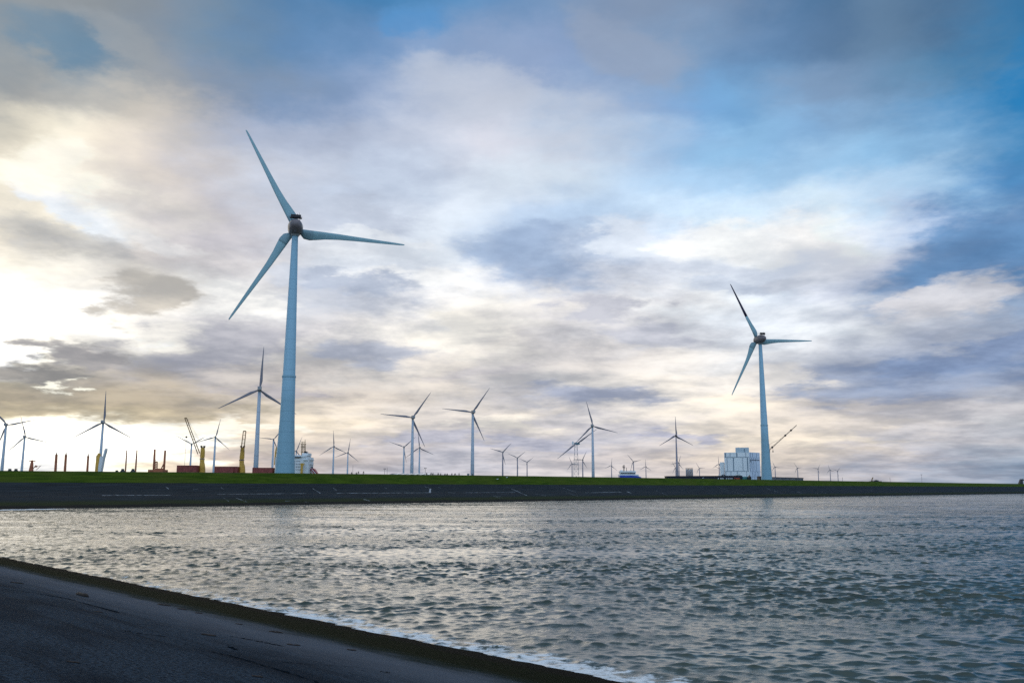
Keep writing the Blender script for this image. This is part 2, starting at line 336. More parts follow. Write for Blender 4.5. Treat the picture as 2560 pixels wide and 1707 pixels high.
# ------------------------------------------------------------------ far dike frame
DO = np.array([-52.331, 268.639]); DT = np.array([.69900, .71512]); DN = np.array([-.71512, .69900])
def dk(s, d, z): return (DO[0] + DT[0] * s + DN[0] * d, DO[1] + DT[1] * s + DN[1] * d, z)
CREST_D = 38.
def crest_z(s): return float(np.interp(s, [-400, -90, 0, 110, 330, 740, 2500], [9.4, 9.46, 9.87, 10.1, 9.95, 9.42, 9.4]))
def slope_z(d):                      # revetment height above the water at distance d inland
    return float(np.interp(d, [-14, 0, 13.2, 14.6, 27], [-2.4, 0, 2.95, 3.08, 6.30]))
SS = list(np.arange(-420, 1100, 4.)) + list(np.arange(1100, 2600, 25.))
def strip(name, ds, zf, mat, rough=0.):
    mb = MB(); vs = []; fs = []
    for s in SS:
        for d in ds:
            vs.append(dk(s, d, zf(s, d) + (RNG.normal() * rough)))
    m = len(ds)
    for i in range(len(SS) - 1):
        for j in range(m - 1): fs.append((i * m + j, (i + 1) * m + j, (i + 1) * m + j + 1, i * m + j + 1))
    mb._add(vs, fs); o = mb.build(name, mat, smooth=True); return o
def dike_coords(m):
    d = m.math('SUBTRACT', m.dot(m.pos, (DN[0], DN[1], 0)), float(DN @ DO)); s = m.math('SUBTRACT', m.dot(m.pos, (DT[0], DT[1], 0)), float(DT @ DO))
    cb = m.N('ShaderNodeCombineXYZ'); m.l(s, cb.inputs[0]); m.l(d, cb.inputs[1])
    return s, d, cb.outputs[0]
m = Mat('asphalt_revetment'); s_, d_, sd_ = dike_coords(m)
f = m.noise(.9, 6, .65, sd_, (.10, 1.6, 1)); f2 = m.noise(.25, 4, .5, sd_, (.25, .7, 1))
col = m.mix(m.step(f, .38, .62), (.004, .009, .013), (.017, .027, .036)); col = m.mix(m.math('MULTIPLY', m.step(f2, .45, .7), .5), col, (.008, .015, .022))
tide = m.math('ADD', d_, m.math('MULTIPLY', m.math('SUBTRACT', m.noise(.35, 4, .6, sd_, (.3, 1, 1)), .5), 5.0))
col = m.mix(m.step(tide, 9.5, 5.0), col, (.016, .024, .006))
col = m.mix(m.step(tide, 4.4, 2.2), col, (.005, .006, .006))
col = m.mix(m.math('MULTIPLY', m.step(m.math('ABSOLUTE', m.math('SUBTRACT', d_, 13.0)), .9, .2), .6), col, (.010, .013, .018))
m.set(m.b.inputs['Base Color'], col); m.b.inputs['Roughness'].default_value = .85; m.b.inputs['Specular IOR Level'].default_value = .08; m.bump(m.noise(1.2, 4, .55, sd_, (.4, 1, 1)), .25, .08)
rev = strip('dike_revetment', [-14, -6, 0, 4, 8, 13.2, 14.6, 20, 27], lambda s, d: slope_z(d), m.m)
tag(rev, 'dark asphalt dike slope with pale seams beyond the water', None, None, 'structure')
m = Mat('dike_grass'); s_, d_, sd_ = dike_coords(m)
col = m.mix(m.step(m.noise(.5, 6, .7, sd_, (.25, 1, 1)), .38, .62), (.026, .054, .003), (.056, .092, .006))
col = m.mix(m.math('MULTIPLY', m.step(m.noise(.06, 3, .5, sd_), .45, .65), .45), col, (.062, .074, .012))
col = m.mix(m.math('MULTIPLY', m.step(m.math('ABSOLUTE', m.math('SUBTRACT', d_, CREST_D)), 1.4, .4), .6), col, (.05, .05, .03))
m.set(m.b.inputs['Base Color'], col); m.b.inputs['Roughness'].default_value = .9; m.b.inputs['Specular IOR Level'].default_value = .03; m.bump(m.noise(1.5, 4, .6, sd_), .4, .1)
m.b.inputs['Subsurface Weight'].default_value = 0
grs = strip('grass_bank', [27, 30, 33, 36, CREST_D - .6, CREST_D + .8, CREST_D + 3, 50, 62],
            lambda s, d: float(np.interp(d, [27, CREST_D - .6, CREST_D + .8, CREST_D + 3, 62], [6.32, crest_z(s) - .06, crest_z(s), crest_z(s) - .15, LAND - .3])), m.m, .012)
tag(grs, 'mown green grass bank along the top of the far dike', None, None, 'structure')
# pale seams on the revetment: photo polylines laid on the slope
def on_slope(x, y):
    r = ray(x, y); lo, hi = 60., 1400.
    def g(Y):
        p = CAM + r * (Y / r[1]); d = (p[0] - DO[0]) * DN[0] + (p[1] - DO[1]) * DN[1]
        return p[2] - slope_z(d), p
    for _ in range(60):
        mid = (lo + hi) / 2
        if g(mid)[0] > 0: lo = mid
        else: hi = mid
    return Vector(g(lo)[1])
SEAM = []
def sm(ox, oy, k, items, w=.22): 
    for (a, b, c, d, *ww) in items: SEAM.append((ox + k * a, oy + k * b, ox + k * c, oy + k * d, ww[0] if ww else w))
sm(420, 940, .22957, [(520, 1178, 605, 1228), (600, 1322, 662, 1362), (735, 1322, 855, 1368), (530, 1285, 1310, 1278), (1340, 1278, 1500, 1276), (1450, 1172, 1505, 1205),
   (1575, 1222, 1660, 1275), (1800, 1220, 1835, 1242), (1275, 1360, 1330, 1358), (1480, 1368, 1530, 1368), (270, 1232, 330, 1230)])
sm(780, 940, .22957, [(365, 1175, 425, 1198), (715, 1178, 815, 1225, .4), (235, 1222, 268, 1240), (1170, 1178, 1290, 1225), (1290, 1225, 1283, 1268, .8), (270, 1275, 1285, 1268),
   (1310, 1178, 1345, 1192), (1375, 1205, 1395, 1215), (1590, 1180, 1660, 1207), (1480, 1265, 1560, 1270), (560, 1340, 632, 1357, .4)])
sm(1150, 940, .22957, [(10, 1185, 48, 1207, .4), (415, 1180, 540, 1215), (560, 1225, 730, 1300, .35), (770, 1185, 838, 1212), (40, 1268, 600, 1262), (360, 1303, 440, 1306), (385, 1313, 480, 1335),
   (820, 1278, 935, 1303), (1110, 1212, 1270, 1265), (1160, 1268, 1290, 1308), (1460, 1186, 1580, 1225), (1630, 1184, 1655, 1190), (1360, 1270, 1755, 1260, .3), (1815, 1255, 1870, 1275, .8)])
sm(1640, 1020, .18707, [(15, 1030, 85, 1048), (0, 1100, 160, 1165), (770, 1040, 1060, 1125), (1060, 1125, 1190, 1158), (1445, 1060, 1690, 1140), (1870, 1112, 1950, 1135, .4), (2130, 1135, 2175, 1140), (2240, 1135, 2300, 1145)])
sm(0, 940, .22957, [(1780, 1180, 1835, 1228), (1110, 1298, 1870, 1295), (1250, 1290, 1290, 1298, .4)])
mb = MB()
for (x0, y0, x1, y1, w) in SEAM:
    K = max(2, int(abs(x1 - x0) / 6)); pts = [on_slope(x0 + (x1 - x0) * i / K, y0 + (y1 - y0) * i / K) for i in range(K + 1)]
    t = (pts[-1] - pts[0]).normalized(); nrm = Vector((-DN[0] * .24, -DN[1] * .24, 1)).normalized(); sdv = t.cross(nrm).normalized()
    along = abs(t.x * DT[0] + t.y * DT[1]) > .97
    ring = []
    for p in pts:
        ww = w * (.35 + 1.0 * random.random()) * (1.2 if along else .9)
        if random.random() < .12: ww *= .15
        ring.append((p + sdv * ww / 2 + nrm * .02, p - sdv * ww / 2 + nrm * .02))
    vs = [q for r_ in ring for q in r_]
    mb._add(vs, [(2 * i, 2 * i + 2, 2 * i + 3, 2 * i + 1) for i in range(len(ring) - 1)])
mb.build('pale_seam', M['seam'], rev)
# ------------------------------------------------------------------ land and harbour water behind the dike
mb = MB(); S0, S1 = -15000, 22000
mb._add([dk(S0, 55, LAND), dk(S1, 55, LAND), dk(S1, 26000, LAND), dk(S0, 26000, LAND)], [(0, 1, 2, 3)])
m = Mat('port_ground'); m.set(m.b.inputs['Base Color'], m.mix(m.step(m.noise(.01, 6, .6), .4, .6), (.06, .08, .03), (.12, .11, .09))); m.b.inputs['Roughness'].default_value = .9
tag(mb.build('ground', m.m), 'flat port land behind the grass dike', None, None, 'structure')

# ------------------------------------------------------------------ near dike slope
ND = np.array([-.69594, .71810]); NN = np.array([.71810, .69594]); NC = 17.998; NK = .178
def near_z(p): return (NC - (p[0] * NN[0] + p[1] * NN[1])) * NK
mb = MB(); us = list(np.arange(-60, 30, 3.)) + list(np.arange(30, 230, 5.)); ds = [-60, -48, -30, -17, -8, 0, 6, 10, 14, 16, 17, 18, 19, 22, 28]
vs = []
for u in us:
    for d in ds:
        p = ND * u + NN * d; z = (NC - d) * NK if d > -30 else (NC + 30) * NK - (0 if d > -49 else (-48 - d) * -.25) 
        if d <= -48: z = (NC + 30) * NK
        vs.append((p[0], p[1], z))
k = len(ds); fs = [(i * k + j, (i + 1) * k + j, (i + 1) * k + j + 1, i * k + j + 1) for i in range(len(us) - 1) for j in range(k - 1)]
mb._add(vs, fs)
m = Mat('near_asphalt')
dd = m.math('SUBTRACT', NC, m.dot(m.pos, (NN[0], NN[1], 0)))          # metres up the slope from the water's edge
uu = m.dot(m.pos, (ND[0], ND[1], 0)); cb = m.N('ShaderNodeCombineXYZ'); m.l(uu, cb.inputs[0]); m.l(dd, cb.inputs[1]); q = cb.outputs[0]
gr = m.noise(14, 6, .85, q); gr2 = m.noise(7, 5, .75, q); st = m.noise(.8, 6, .65, q, (.12, 1.4, 1)); bl = m.noise(.45, 4, .55, q, (.5, 1, 1))
col = m.mix(m.step(gr, .43, .60), (.0045, .010, .017), (.046, .070, .098))
col = m.mix(m.math('MULTIPLY', m.step(gr2, .42, .62), .55), col, (.034, .054, .078))
col = m.mix(m.math('MULTIPLY', m.step(st, .46, .66), .75), col, (.005, .010, .017))
col = m.mix(m.math('MULTIPLY', m.step(bl, .46, .66), .6), col, (.004, .010, .018))
edge = m.math('ADD', dd, m.math('MULTIPLY', m.math('SUBTRACT', m.noise(1.1, 6, .65, q, (.35, 1, 1)), .5), 2.6))
pale = m.math('MULTIPLY', m.math('MULTIPLY', m.step(edge, 4.4, 5.6), m.step(edge, 10., 6.)), .6)
col = m.mix(pale, col, (.125, .138, .165))
moss = m.mix(m.step(m.noise(6, 6, .7, q, (.4, 1, 1)), .35, .65), (.0026, .0042, .0008), (.0078, .0115, .0026))
moss = m.mix(m.math('MULTIPLY', m.step(edge, 3.2, 5.0), .7), moss, (.010, .017, .006))
col = m.mix(m.step(edge, 6.3, 3.6), col, moss)
col = m.mix(m.step(edge, 2.2, .8), col, (.008, .007, .005))
m.set(m.b.inputs['Base Color'], col)
m.b.inputs['Specular IOR Level'].default_value = .02; m.b.inputs['Roughness'].default_value = .9
m.bump(m.math('ADD', m.noise(60, 4, .7, q), m.math('MULTIPLY', gr2, .6)), .8, .02)
near = mb.build('dike_slope', m.m, smooth=True)
tag(near, 'dark asphalt slope with a mossy wet lower edge', None, None, 'structure')
def on_near(x, y, lift=.012):
    r = ray(x, y); nx = r[0] * NN[0] + r[1] * NN[1]
    Tt = (NC * NK - EYE) / (r[2] + NK * nx); return Vector(CAM + r * Tt) + Vector((0, 0, lift))
mb = MB()
for pts, w in (([(574, 1590), (640, 1602), (690, 1612), (712, 1616)], .05), ([(528, 1628), (600, 1646), (680, 1670), (740, 1688), (800, 1707)], .045), ([(570, 1616), (590, 1624)], .09),
               ([(950, 1678), (975, 1682)], .06), ([(310, 1576), (350, 1584), (420, 1592)], .04), ([(0, 1471), (90, 1483), (170, 1497), (300, 1532)], .05), ([(680, 1652), (760, 1660), (900, 1668)], .03), ([(380, 1466), (404, 1462)], .06)):
    P_ = []
    for (a, b) in zip(pts[:-1], pts[1:]):
        for i in range(8): P_.append((a[0] + (b[0] - a[0]) * i / 8, a[1] + (b[1] - a[1]) * i / 8))
    P_.append(pts[-1]); ring = []
    W = [on_near(*p) for p in P_]
    for i, p in enumerate(W):
        t = (W[min(i + 1, len(W) - 1)] - W[max(i - 1, 0)]).normalized(); sdv = t.cross(Vector((0, 0, 1))).normalized()
        ww = w * .5 * random.uniform(.0, 1.5) * (.3 if i in (0, len(W) - 1) else 1); j = sdv * random.uniform(-.02, .02)
        ring += [p + sdv * ww + j, p - sdv * ww + j]
    mb._add(ring, [(2 * i, 2 * i + 2, 2 * i + 3, 2 * i + 1) for i in range(len(W) - 1)])
mb.build('dark_crack', M['crack'], near)
M['crack'].node_tree.nodes['Principled BSDF'].inputs['Specular IOR Level'].default_value = 0
# driftwood on the slope
p = on_near(206, 1489, .03); mb = MB(); ax = Vector((ND[0], ND[1], 0)) * -1
mb.loft([[p + ax * t + Vector((0, 0, r * math.sin(a))) + Vector((NN[0], NN[1], 0)) * (r * math.cos(a)) for a in [i * math.pi / 4 for i in range(8)]] for t, r in ((-.55, .03), (-.3, .07), (0, .06), (.3, .075), (.5, .03))])
tag(mb.build('driftwood', M['wood'], smooth=True), 'short dark piece of driftwood lying on the asphalt slope', 'driftwood')

for i, (x, y, sz) in enumerate(((405, 1512, .16), (459, 1523, .12), (494, 1532, .10), (690, 1580, .14), (735, 1612, .10), (42, 1457, .14), (523, 1588, .12), (881, 1625, .10), (250, 1530, .09), (600, 1560, .08), (640, 1690, .07), (180, 1655, .06))):
    p = on_near(x, y, 0.); mb = MB(); rng = random.Random(i)
    for k in range(5):
        c = p + Vector((rng.uniform(-1, 1), rng.uniform(-.6, .6), 0)) * sz; c.z = near_z(c) + .01
        rx = sz * rng.uniform(.4, .9); ry_ = sz * rng.uniform(.25, .5)
        mb.loft([[(c.x + rx * q * math.cos(a), c.y + ry_ * q * math.sin(a), near_z((c.x + rx * q * math.cos(a), c.y + ry_ * q * math.sin(a))) + .004 + h * sz) for a in [j * math.pi / 4 for j in range(8)]] for q, h in ((1, 0), (.9, .10), (.5, .20), (.1, .24))])
    tag(mb.build('seaweed_clump', M['wood'], smooth=True), 'small dark clump of seaweed washed up on the asphalt slope', 'seaweed', 'seaweed clumps on the near slope')
# ------------------------------------------------------------------ sea
NA, a0, a1 = 1040, R(-43), R(41)
rr = [11.0]
while rr[-1] < 1000: rr.append(rr[-1] + .034 + .0018 * rr[-1])
while rr[-1] < 15000: rr.append(rr[-1] * 1.12)
rr = np.array(rr); NRr = len(rr)
A, RR = np.meshgrid(np.linspace(a0, a1, NA), rr)
X = RR * np.sin(A); Y = RR * np.cos(A); X = X.ravel(); Y = Y.ravel(); rf = RR.ravel()
drr = np.gradient(rr); loc = np.maximum(np.repeat(drr, NA), rf * (a1 - a0) / NA)
Z = np.zeros_like(X); DX = np.zeros_like(X); DY = np.zeros_like(X)
lams = np.geomspace(.26, 5.0, 110)
# gusts: patches of rougher and calmer water
gust = np.ones_like(X)
for _ in range(9):
    a = R(-104) + RNG.normal() * R(38); w = RNG.uniform(7, 45); gust += .085 * np.sin((X * math.cos(a) + Y * math.sin(a)) * 2 * math.pi / w + RNG.uniform(0, 6.28))
gust = np.clip(gust * 1.06, .74, 1.6)
for lam in lams:
    th = R(-104) + RNG.normal() * (R(40) if lam < 1 else R(25))
    kx, ky = math.cos(th), math.sin(th); k = 2 * math.pi / lam
    amp = (.0066 if lam < 1.1 else .0036) * lam * math.exp(-(lam / 3.2) ** 2) * RNG.uniform(.5, 1.5); chop = 1.5 if lam < 1.1 else 2.2
    fade = np.clip((lam / loc - 1.7) / 1.3, 0, 1)
    ph = k * (kx * X + ky * Y) + RNG.uniform(0, 6.283)
    a_ = amp * fade * gust
    sn = np.sin(ph); Z += a_ * np.cos(ph); DX -= a_ * kx * sn * chop; DY -= a_ * ky * sn * chop
co = np.stack([X + DX, Y + DY, Z], 1).astype(np.float32)
idx = np.arange(NA * NRr, dtype=np.int32).reshape(NRr, NA)
quads = np.stack([idx[:-1, :-1], idx[:-1, 1:], idx[1:, 1:], idx[1:, :-1]], -1).reshape(-1, 4)
me = bpy.data.meshes.new('sea'); me.vertices.add(len(co)); me.vertices.foreach_set('co', co.ravel())
me.loops.add(quads.size); me.loops.foreach_set('vertex_index', quads.ravel()); me.polygons.add(len(quads))
me.polygons.foreach_set('loop_start', np.arange(0, quads.size, 4, dtype=np.int32)); me.polygons.foreach_set('loop_total', np.full(len(quads), 4, np.int32))
me.polygons.foreach_set('use_smooth', np.ones(len(quads), bool)); me.update(calc_edges=True)
at_ = me.attributes.new('crest', 'FLOAT', 'POINT'); at_.data.foreach_set('value', Z.astype(np.float32))
sea = bpy.data.objects.new('sea', me); C.collection.objects.link(sea); tag(sea, 'choppy grey-green sea water between the dikes', None, None, 'structure')
m = Mat('sea_water')
m.b.inputs['IOR'].default_value = 1.33; m.b.inputs['Specular IOR Level'].default_value = .65
flat = m.N('ShaderNodeMapping'); m.l(m.pos, flat.inputs[0]); flat.inputs[3].default_value = (1, 1, .2); fp = flat.outputs[0]
dist = m.N('ShaderNodeVectorMath', operation='LENGTH'); m.l(m.pos, dist.inputs[0]); dist = dist.outputs['Value']
rip = m.math('ADD', m.noise(6., 4, .7, fp, (.6, 1.5, 1)), m.math('MULTIPLY', m.noise(1.1, 5, .65, fp, (.5, 1.6, 1)), m.step(dist, 40, 200, .3, 1.6)))
bp = m.N('ShaderNodeBump'); m.l(rip, bp.inputs['Height']); bp.inputs['Strength'].default_value = .9; m.set(bp.inputs['Distance'], m.math('MULTIPLY', m.step(dist, 20, 260, .02, .16), m.step(m.noise(.055, 3, .55, fp, (.45, 1.5, 1)), .36, .64, .25, 1.9)))
m.l(bp.outputs[0], m.b.inputs['Normal'])
cr_ = m.N('ShaderNodeAttribute', attribute_name='crest'); crest = cr_.outputs['Fac']
off = m.math('SUBTRACT', m.dot(m.pos, (NN[0], NN[1], 0)), NC)        # metres from the near waterline
un = m.dot(m.pos, (ND[0], ND[1], 0))
lace = m.noise(2.2, 8, .78, fp, (.7, 1.3, 1)); lace2 = m.noise(.35, 4, .6, fp, (.7, 1, 1))
band = m.math('MULTIPLY', m.step(off, 3.0, .2), m.step(un, 75, 20, .35, 1.))
ridge = m.math('SUBTRACT', 1., m.math('MULTIPLY', m.math('ABSOLUTE', m.math('SUBTRACT', m.noise(.9, 5, .6, fp, (1, 1, 1)), .5)), 5.0))
near_foam = m.step(m.math('ADD', m.math('ADD', m.math('MULTIPLY', band, .30), m.math('MULTIPLY', ridge, .16)), m.math('ADD', m.math('MULTIPLY', lace, .70), m.math('MULTIPLY', lace2, .22))), .775, .90)
near_foam = m.math('MULTIPLY', m.math('MULTIPLY', near_foam, m.step(off, 7.5, 4.0)), 1.)
offd = m.math('SUBTRACT', float(DN @ DO), m.dot(m.pos, (DN[0], DN[1], 0))); sd2 = m.math('SUBTRACT', m.dot(m.pos, (DT[0], DT[1], 0)), float(DT @ DO))
surf = m.math('MULTIPLY', m.step(sd2, -70, -92), m.step(offd, 14, 3))
surf = m.step(m.math('ADD', m.math('MULTIPLY', surf, .75), lace), .72, .95)
cap = m.math('MULTIPLY', m.step(crest, .14, .24), m.step(lace, .56, .70)); cap = m.math('MULTIPLY', cap, .6)
foam = m.math('MAXIMUM', m.math('MAXIMUM', near_foam, surf), cap, clamp=True)
body = m.mix(m.step(lace2, .35, .65), (.028, .046, .038), (.046, .066, .050))
m.set(m.b.inputs['Base Color'], m.mix(foam, body, (.74, .76, .77)))
m.set(m.b.inputs['Roughness'], m.math('ADD', m.step(dist, 20, 400, .04, .09), m.math('MULTIPLY', foam, .5)))
me.materials.append(m.m)

# ------------------------------------------------------------------ wind turbines
def airfoil(c, th, tw, z, x0, n=12):
    pts = []
    for i in range(n):
        t = 2 * math.pi * i / n; u = (1 - math.cos(t)) / 2               # 0 leading .. 1 trailing
        y = th * c * .5 * math.sin(t) * (1.25 - .9 * u)
        x = x0 + u * c; pts.append((x * math.cos(tw) - y * math.sin(tw), x * math.sin(tw) + y * math.cos(tw), z))
    return pts
# chord by radius (metres, rotor radius 41): leading edge nearly straight, trailing edge swelling near the hub
EGG = [(2.2, 2.3, .95, 20), (3.4, 3.5, .55, 18), (5.5, 3.75, .38, 15), (8, 3.35, .32, 12), (11, 2.75, .28, 9), (16, 2.2, .24, 6), (22, 1.75, .21, 4), (29, 1.35, .19, 2), (35, 1.0, .18, 1), (39, .72, .18, 0), (40.6, .5, .2, 0), (41, .18, .3, 0)]
SLIM = [(1., 1.5, 1., 12), (2.5, 1.5, 1., 12), (5, 2.0, .7, 12), (8.2, 2.7, .36, 11), (11, 2.6, .3, 9), (17, 2.05, .25, 6), (24, 1.5, .22, 4), (31, 1.05, .2, 2), (37, .7, .18, 0), (40, .4, .18, 0), (41, .1, .3, 0)]
def blade_bm(prof, dark_from=None, fat=1.):
    mb = MB(); rings = []
    for (z, c, th, tw) in prof:
        c *= fat; le = -.32 * min(c, 2.2) if z > 2 else -c / 2
        rings.append(airfoil(c, th, R(tw), z, le))
    if dark_from is None: return mb.loft(rings)
    k = [i for i, p_ in enumerate(prof) if p_[0] >= dark_from][0]
    n = len(rings[0]); z = dark_from; za, zb = prof[k - 1][0], prof[k][0]; t = (z - za) / (zb - za)
    cut = [tuple(Vector(a).lerp(Vector(b), t)) for a, b in zip(rings[k - 1], rings[k])]
    mb.loft(rings[:k] + [cut], cap=True); mb.mat = 1; mb.loft([cut] + rings[k:]); return mb
def mesh_only(mb, name, mat, smooth=True):
    o = mb.build(name, mat, smooth=smooth); me = o.data; bpy.data.objects.remove(o); return me
ME = dict(
 egg_blade=mesh_only(blade_bm(EGG), 'blade', M['blade']), dark_blade=mesh_only(blade_bm(EGG, 17.2), 'blade', [M['blade'], M['blade_dark']]),
 slim_blade=mesh_only(blade_bm(SLIM), 'blade', M['far_blade']), far_egg_blade=mesh_only(blade_bm(EGG), 'blade', M['far_blade']), far_blade=mesh_only(blade_bm(SLIM, None, 1.25), 'blade', M['far_blade']))
egg = MB(); egg.loft([[(r * math.cos(2 * math.pi * i / 24), y, r * math.sin(2 * math.pi * i / 24)) for i in range(24)] for y, r in
      ((-6.4, .15), (-6.2, .8), (-5.4, 1.55), (-4.2, 2.15), (-2.6, 2.6), (-.8, 2.85), (1.0, 2.85), (1.9, 2.75))])
ME['egg_nacelle'] = mesh_only(egg, 'nacelle', M['nacelle'])
hub = MB(); hub.loft([[(r * math.cos(2 * math.pi * i / 24), y, r * math.sin(2 * math.pi * i / 24)) for i in range(24)] for y, r in
      ((2.0, 2.72), (2.4, 2.8), (4.2, 2.6), (5.6, 1.9), (6.6, .9), (6.9, .1))])
ME['egg_hub'] = mesh_only(hub, 'rotor_hub', M['nacelle'])
bx = MB(); bx.loft([[(sx * w, y, sz * h + zc) for sx, sz in ((-1, -1), (1, -1), (1, 1), (-1, 1))] for y, w, h, zc in ((-7.5, 1.5, 1.4, .4), (-7.3, 1.75, 1.7, .3), (1.5, 1.9, 1.9, .1), (2.4, 1.6, 1.6, 0))])
ME['box_nacelle'] = mesh_only(bx, 'nacelle', M['nac_grey'], False)
hb = MB(); hb.loft([[(r * math.cos(2 * math.pi * i / 16), y, r * math.sin(2 * math.pi * i / 16)) for i in range(16)] for y, r in ((2.5, 1.5), (3.0, 1.7), (4.2, 1.6), (5.2, 1.0), (5.7, .1))])
ME['box_hub'] = mesh_only(hb, 'rotor_hub', M['far_blade'])
def link(name, me, parent, loc=(0, 0, 0), rot=(0, 0, 0), sc=1.):
    o = bpy.data.objects.new(name, me); C.collection.objects.link(o); o.parent = parent; o.location = loc; o.rotation_euler = rot; o.scale = (sc, sc, sc); return o
WIND = -16.0
TG = 'wind turbines around the harbour'
def turbine(kind, x, y, Rpx, angs, label, Rm=41., axis=WIND, D=None, dark=None, base_x=None):
    D = D or FPX * Rm / Rpx; P_ = at(x, y, D); hz = P_[2] - LAND; sc = Rm / 41.
    if base_x: pass
    t = thing('wind_turbine', label, 'wind turbine', (P_[0], P_[1], LAND), -R(axis), TG)
    big = kind == 'egg'
    if kind in ('egg', 'far_egg'):
        f_ = hz / 98.
        prof = [(3.95, 0), (3.72, 4), (3.40, 10), (3.05, 17), (2.74, 24), (2.52, 32), (2.38, 41.2), (2.30, 41.25), (1.12, 95.2)]
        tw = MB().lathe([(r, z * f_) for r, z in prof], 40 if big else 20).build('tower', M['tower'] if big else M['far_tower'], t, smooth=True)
        if big:
            MB().lathe([(2.36, -.35), (2.55, -.3), (2.55, .3), (2.36, .35)], 40, (0, 0, 41.2 * f_)).build('flange', M['tower'], tw)
            MB().lathe([(1.35, -.5), (1.4, -.4), (1.4, .5), (1.3, .6)], 24, (0, 0, 95.0 * f_)).build('tower_collar', M['collar'], tw)
        nac = link('nacelle', ME['egg_nacelle'], t, (0, 0, hz), sc=sc)
        link('rotor_hub', ME['egg_hub'], t, (0, 0, hz), sc=sc)
        if big:
            c = MB(); c.box((0, -3.6, 3.45), (3.7, .5, 1.05)); c.box((0, -3.0, 2.85), (4.4, 1.6, .14)); 
            for sx in (-1.5, 1.5): c.tube((sx, -3.3, 1.6), (sx, -3.3, 3.0), .10)
            for sx in (-2.2, 2.2): c.tube((sx, -2.4, 2.85), (sx, -2.4, 3.7), .05)
            c.tube((-2.2, -2.4, 3.7), (2.2, -2.4, 3.7), .05); c.tube((1.2, -3.6, 3.9), (1.2, -3.6, 4.8), .05); c.tube((.5, -3.6, 3.9), (.5, -3.6, 4.3), .10, .10)
            c.build('cooler', M['black'], nac)
        ry = 3.6 * sc
    else:
        r0 = max(2.1 * hz / 80, 2.0); far = kind == 'far'
        MB().lathe([(r0, 0), (r0 * .9, hz * .3), (r0 * .58, hz - 1.5 * sc)], 20).build('tower', M['far_tower'] if far else M['steel_tower'], t, smooth=True)
        link('nacelle', ME['box_nacelle'], t, (0, 0, hz), sc=sc); link('rotor_hub', ME['box_hub'], t, (0, 0, hz), sc=sc)
        ry = 4.0 * sc
    view = math.degrees(math.atan2(P_[0], P_[1])); cs = math.cos(R(axis - view))
    lean = math.degrees(math.atan((PX0 - x) / (12844. + y - PY0)))
    ph = [math.degrees(math.atan2(math.sin(R(a + lean)), math.cos(R(a + lean)) / cs)) for a in angs]
    base = [((p_ - 120 * round((p_ - ph[0]) / 120.) - ph[0] + 60) % 120 - 60) for p_ in ph]; p0 = ph[0] + sum(base) / len(base)
    for k in range(3):
        a = ph[k] if big else p0 + 120 * k
        me_ = {'egg': ME['egg_blade'], 'far_egg': ME['far_egg_blade'], 'box': ME['slim_blade'], 'far': ME['far_blade']}[kind]
        dk_ = dark is not None and abs((a - dark + 180) % 360 - 180) < 30
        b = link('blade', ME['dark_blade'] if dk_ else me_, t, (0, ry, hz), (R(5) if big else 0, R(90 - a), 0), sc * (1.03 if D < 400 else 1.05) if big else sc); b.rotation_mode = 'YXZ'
        if dk_: b['label'] = 'blade painted black over its outer half'
        if big: link('root_sleeve', ME['sleeve'], b)
    return t
slv = MB(); slv.loft([airfoil(c * 1.012, th * 1.02, R(tw), z, -.32 * min(c, 2.2)) for z, c, th, tw in ((2.3, 2.4, .95, 20), (3.4, 3.5, .55, 18), (5.5, 3.75, .38, 15), (6.6, 3.57, .355, 13.7))])
ME['sleeve'] = mesh_only(slv, 'root_sleeve', M['root_sleeve'])
k2 = 1.08844
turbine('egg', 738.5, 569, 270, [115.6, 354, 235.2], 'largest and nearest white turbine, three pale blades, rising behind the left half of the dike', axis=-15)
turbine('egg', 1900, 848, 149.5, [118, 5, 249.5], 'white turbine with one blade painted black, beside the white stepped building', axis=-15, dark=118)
turbine('far_egg', 1690, 1089, 48.5, [93, 217, 326], 'mid sized turbine with bulbous nacelle rising from the dark shed left of the silos', 41, axis=8)
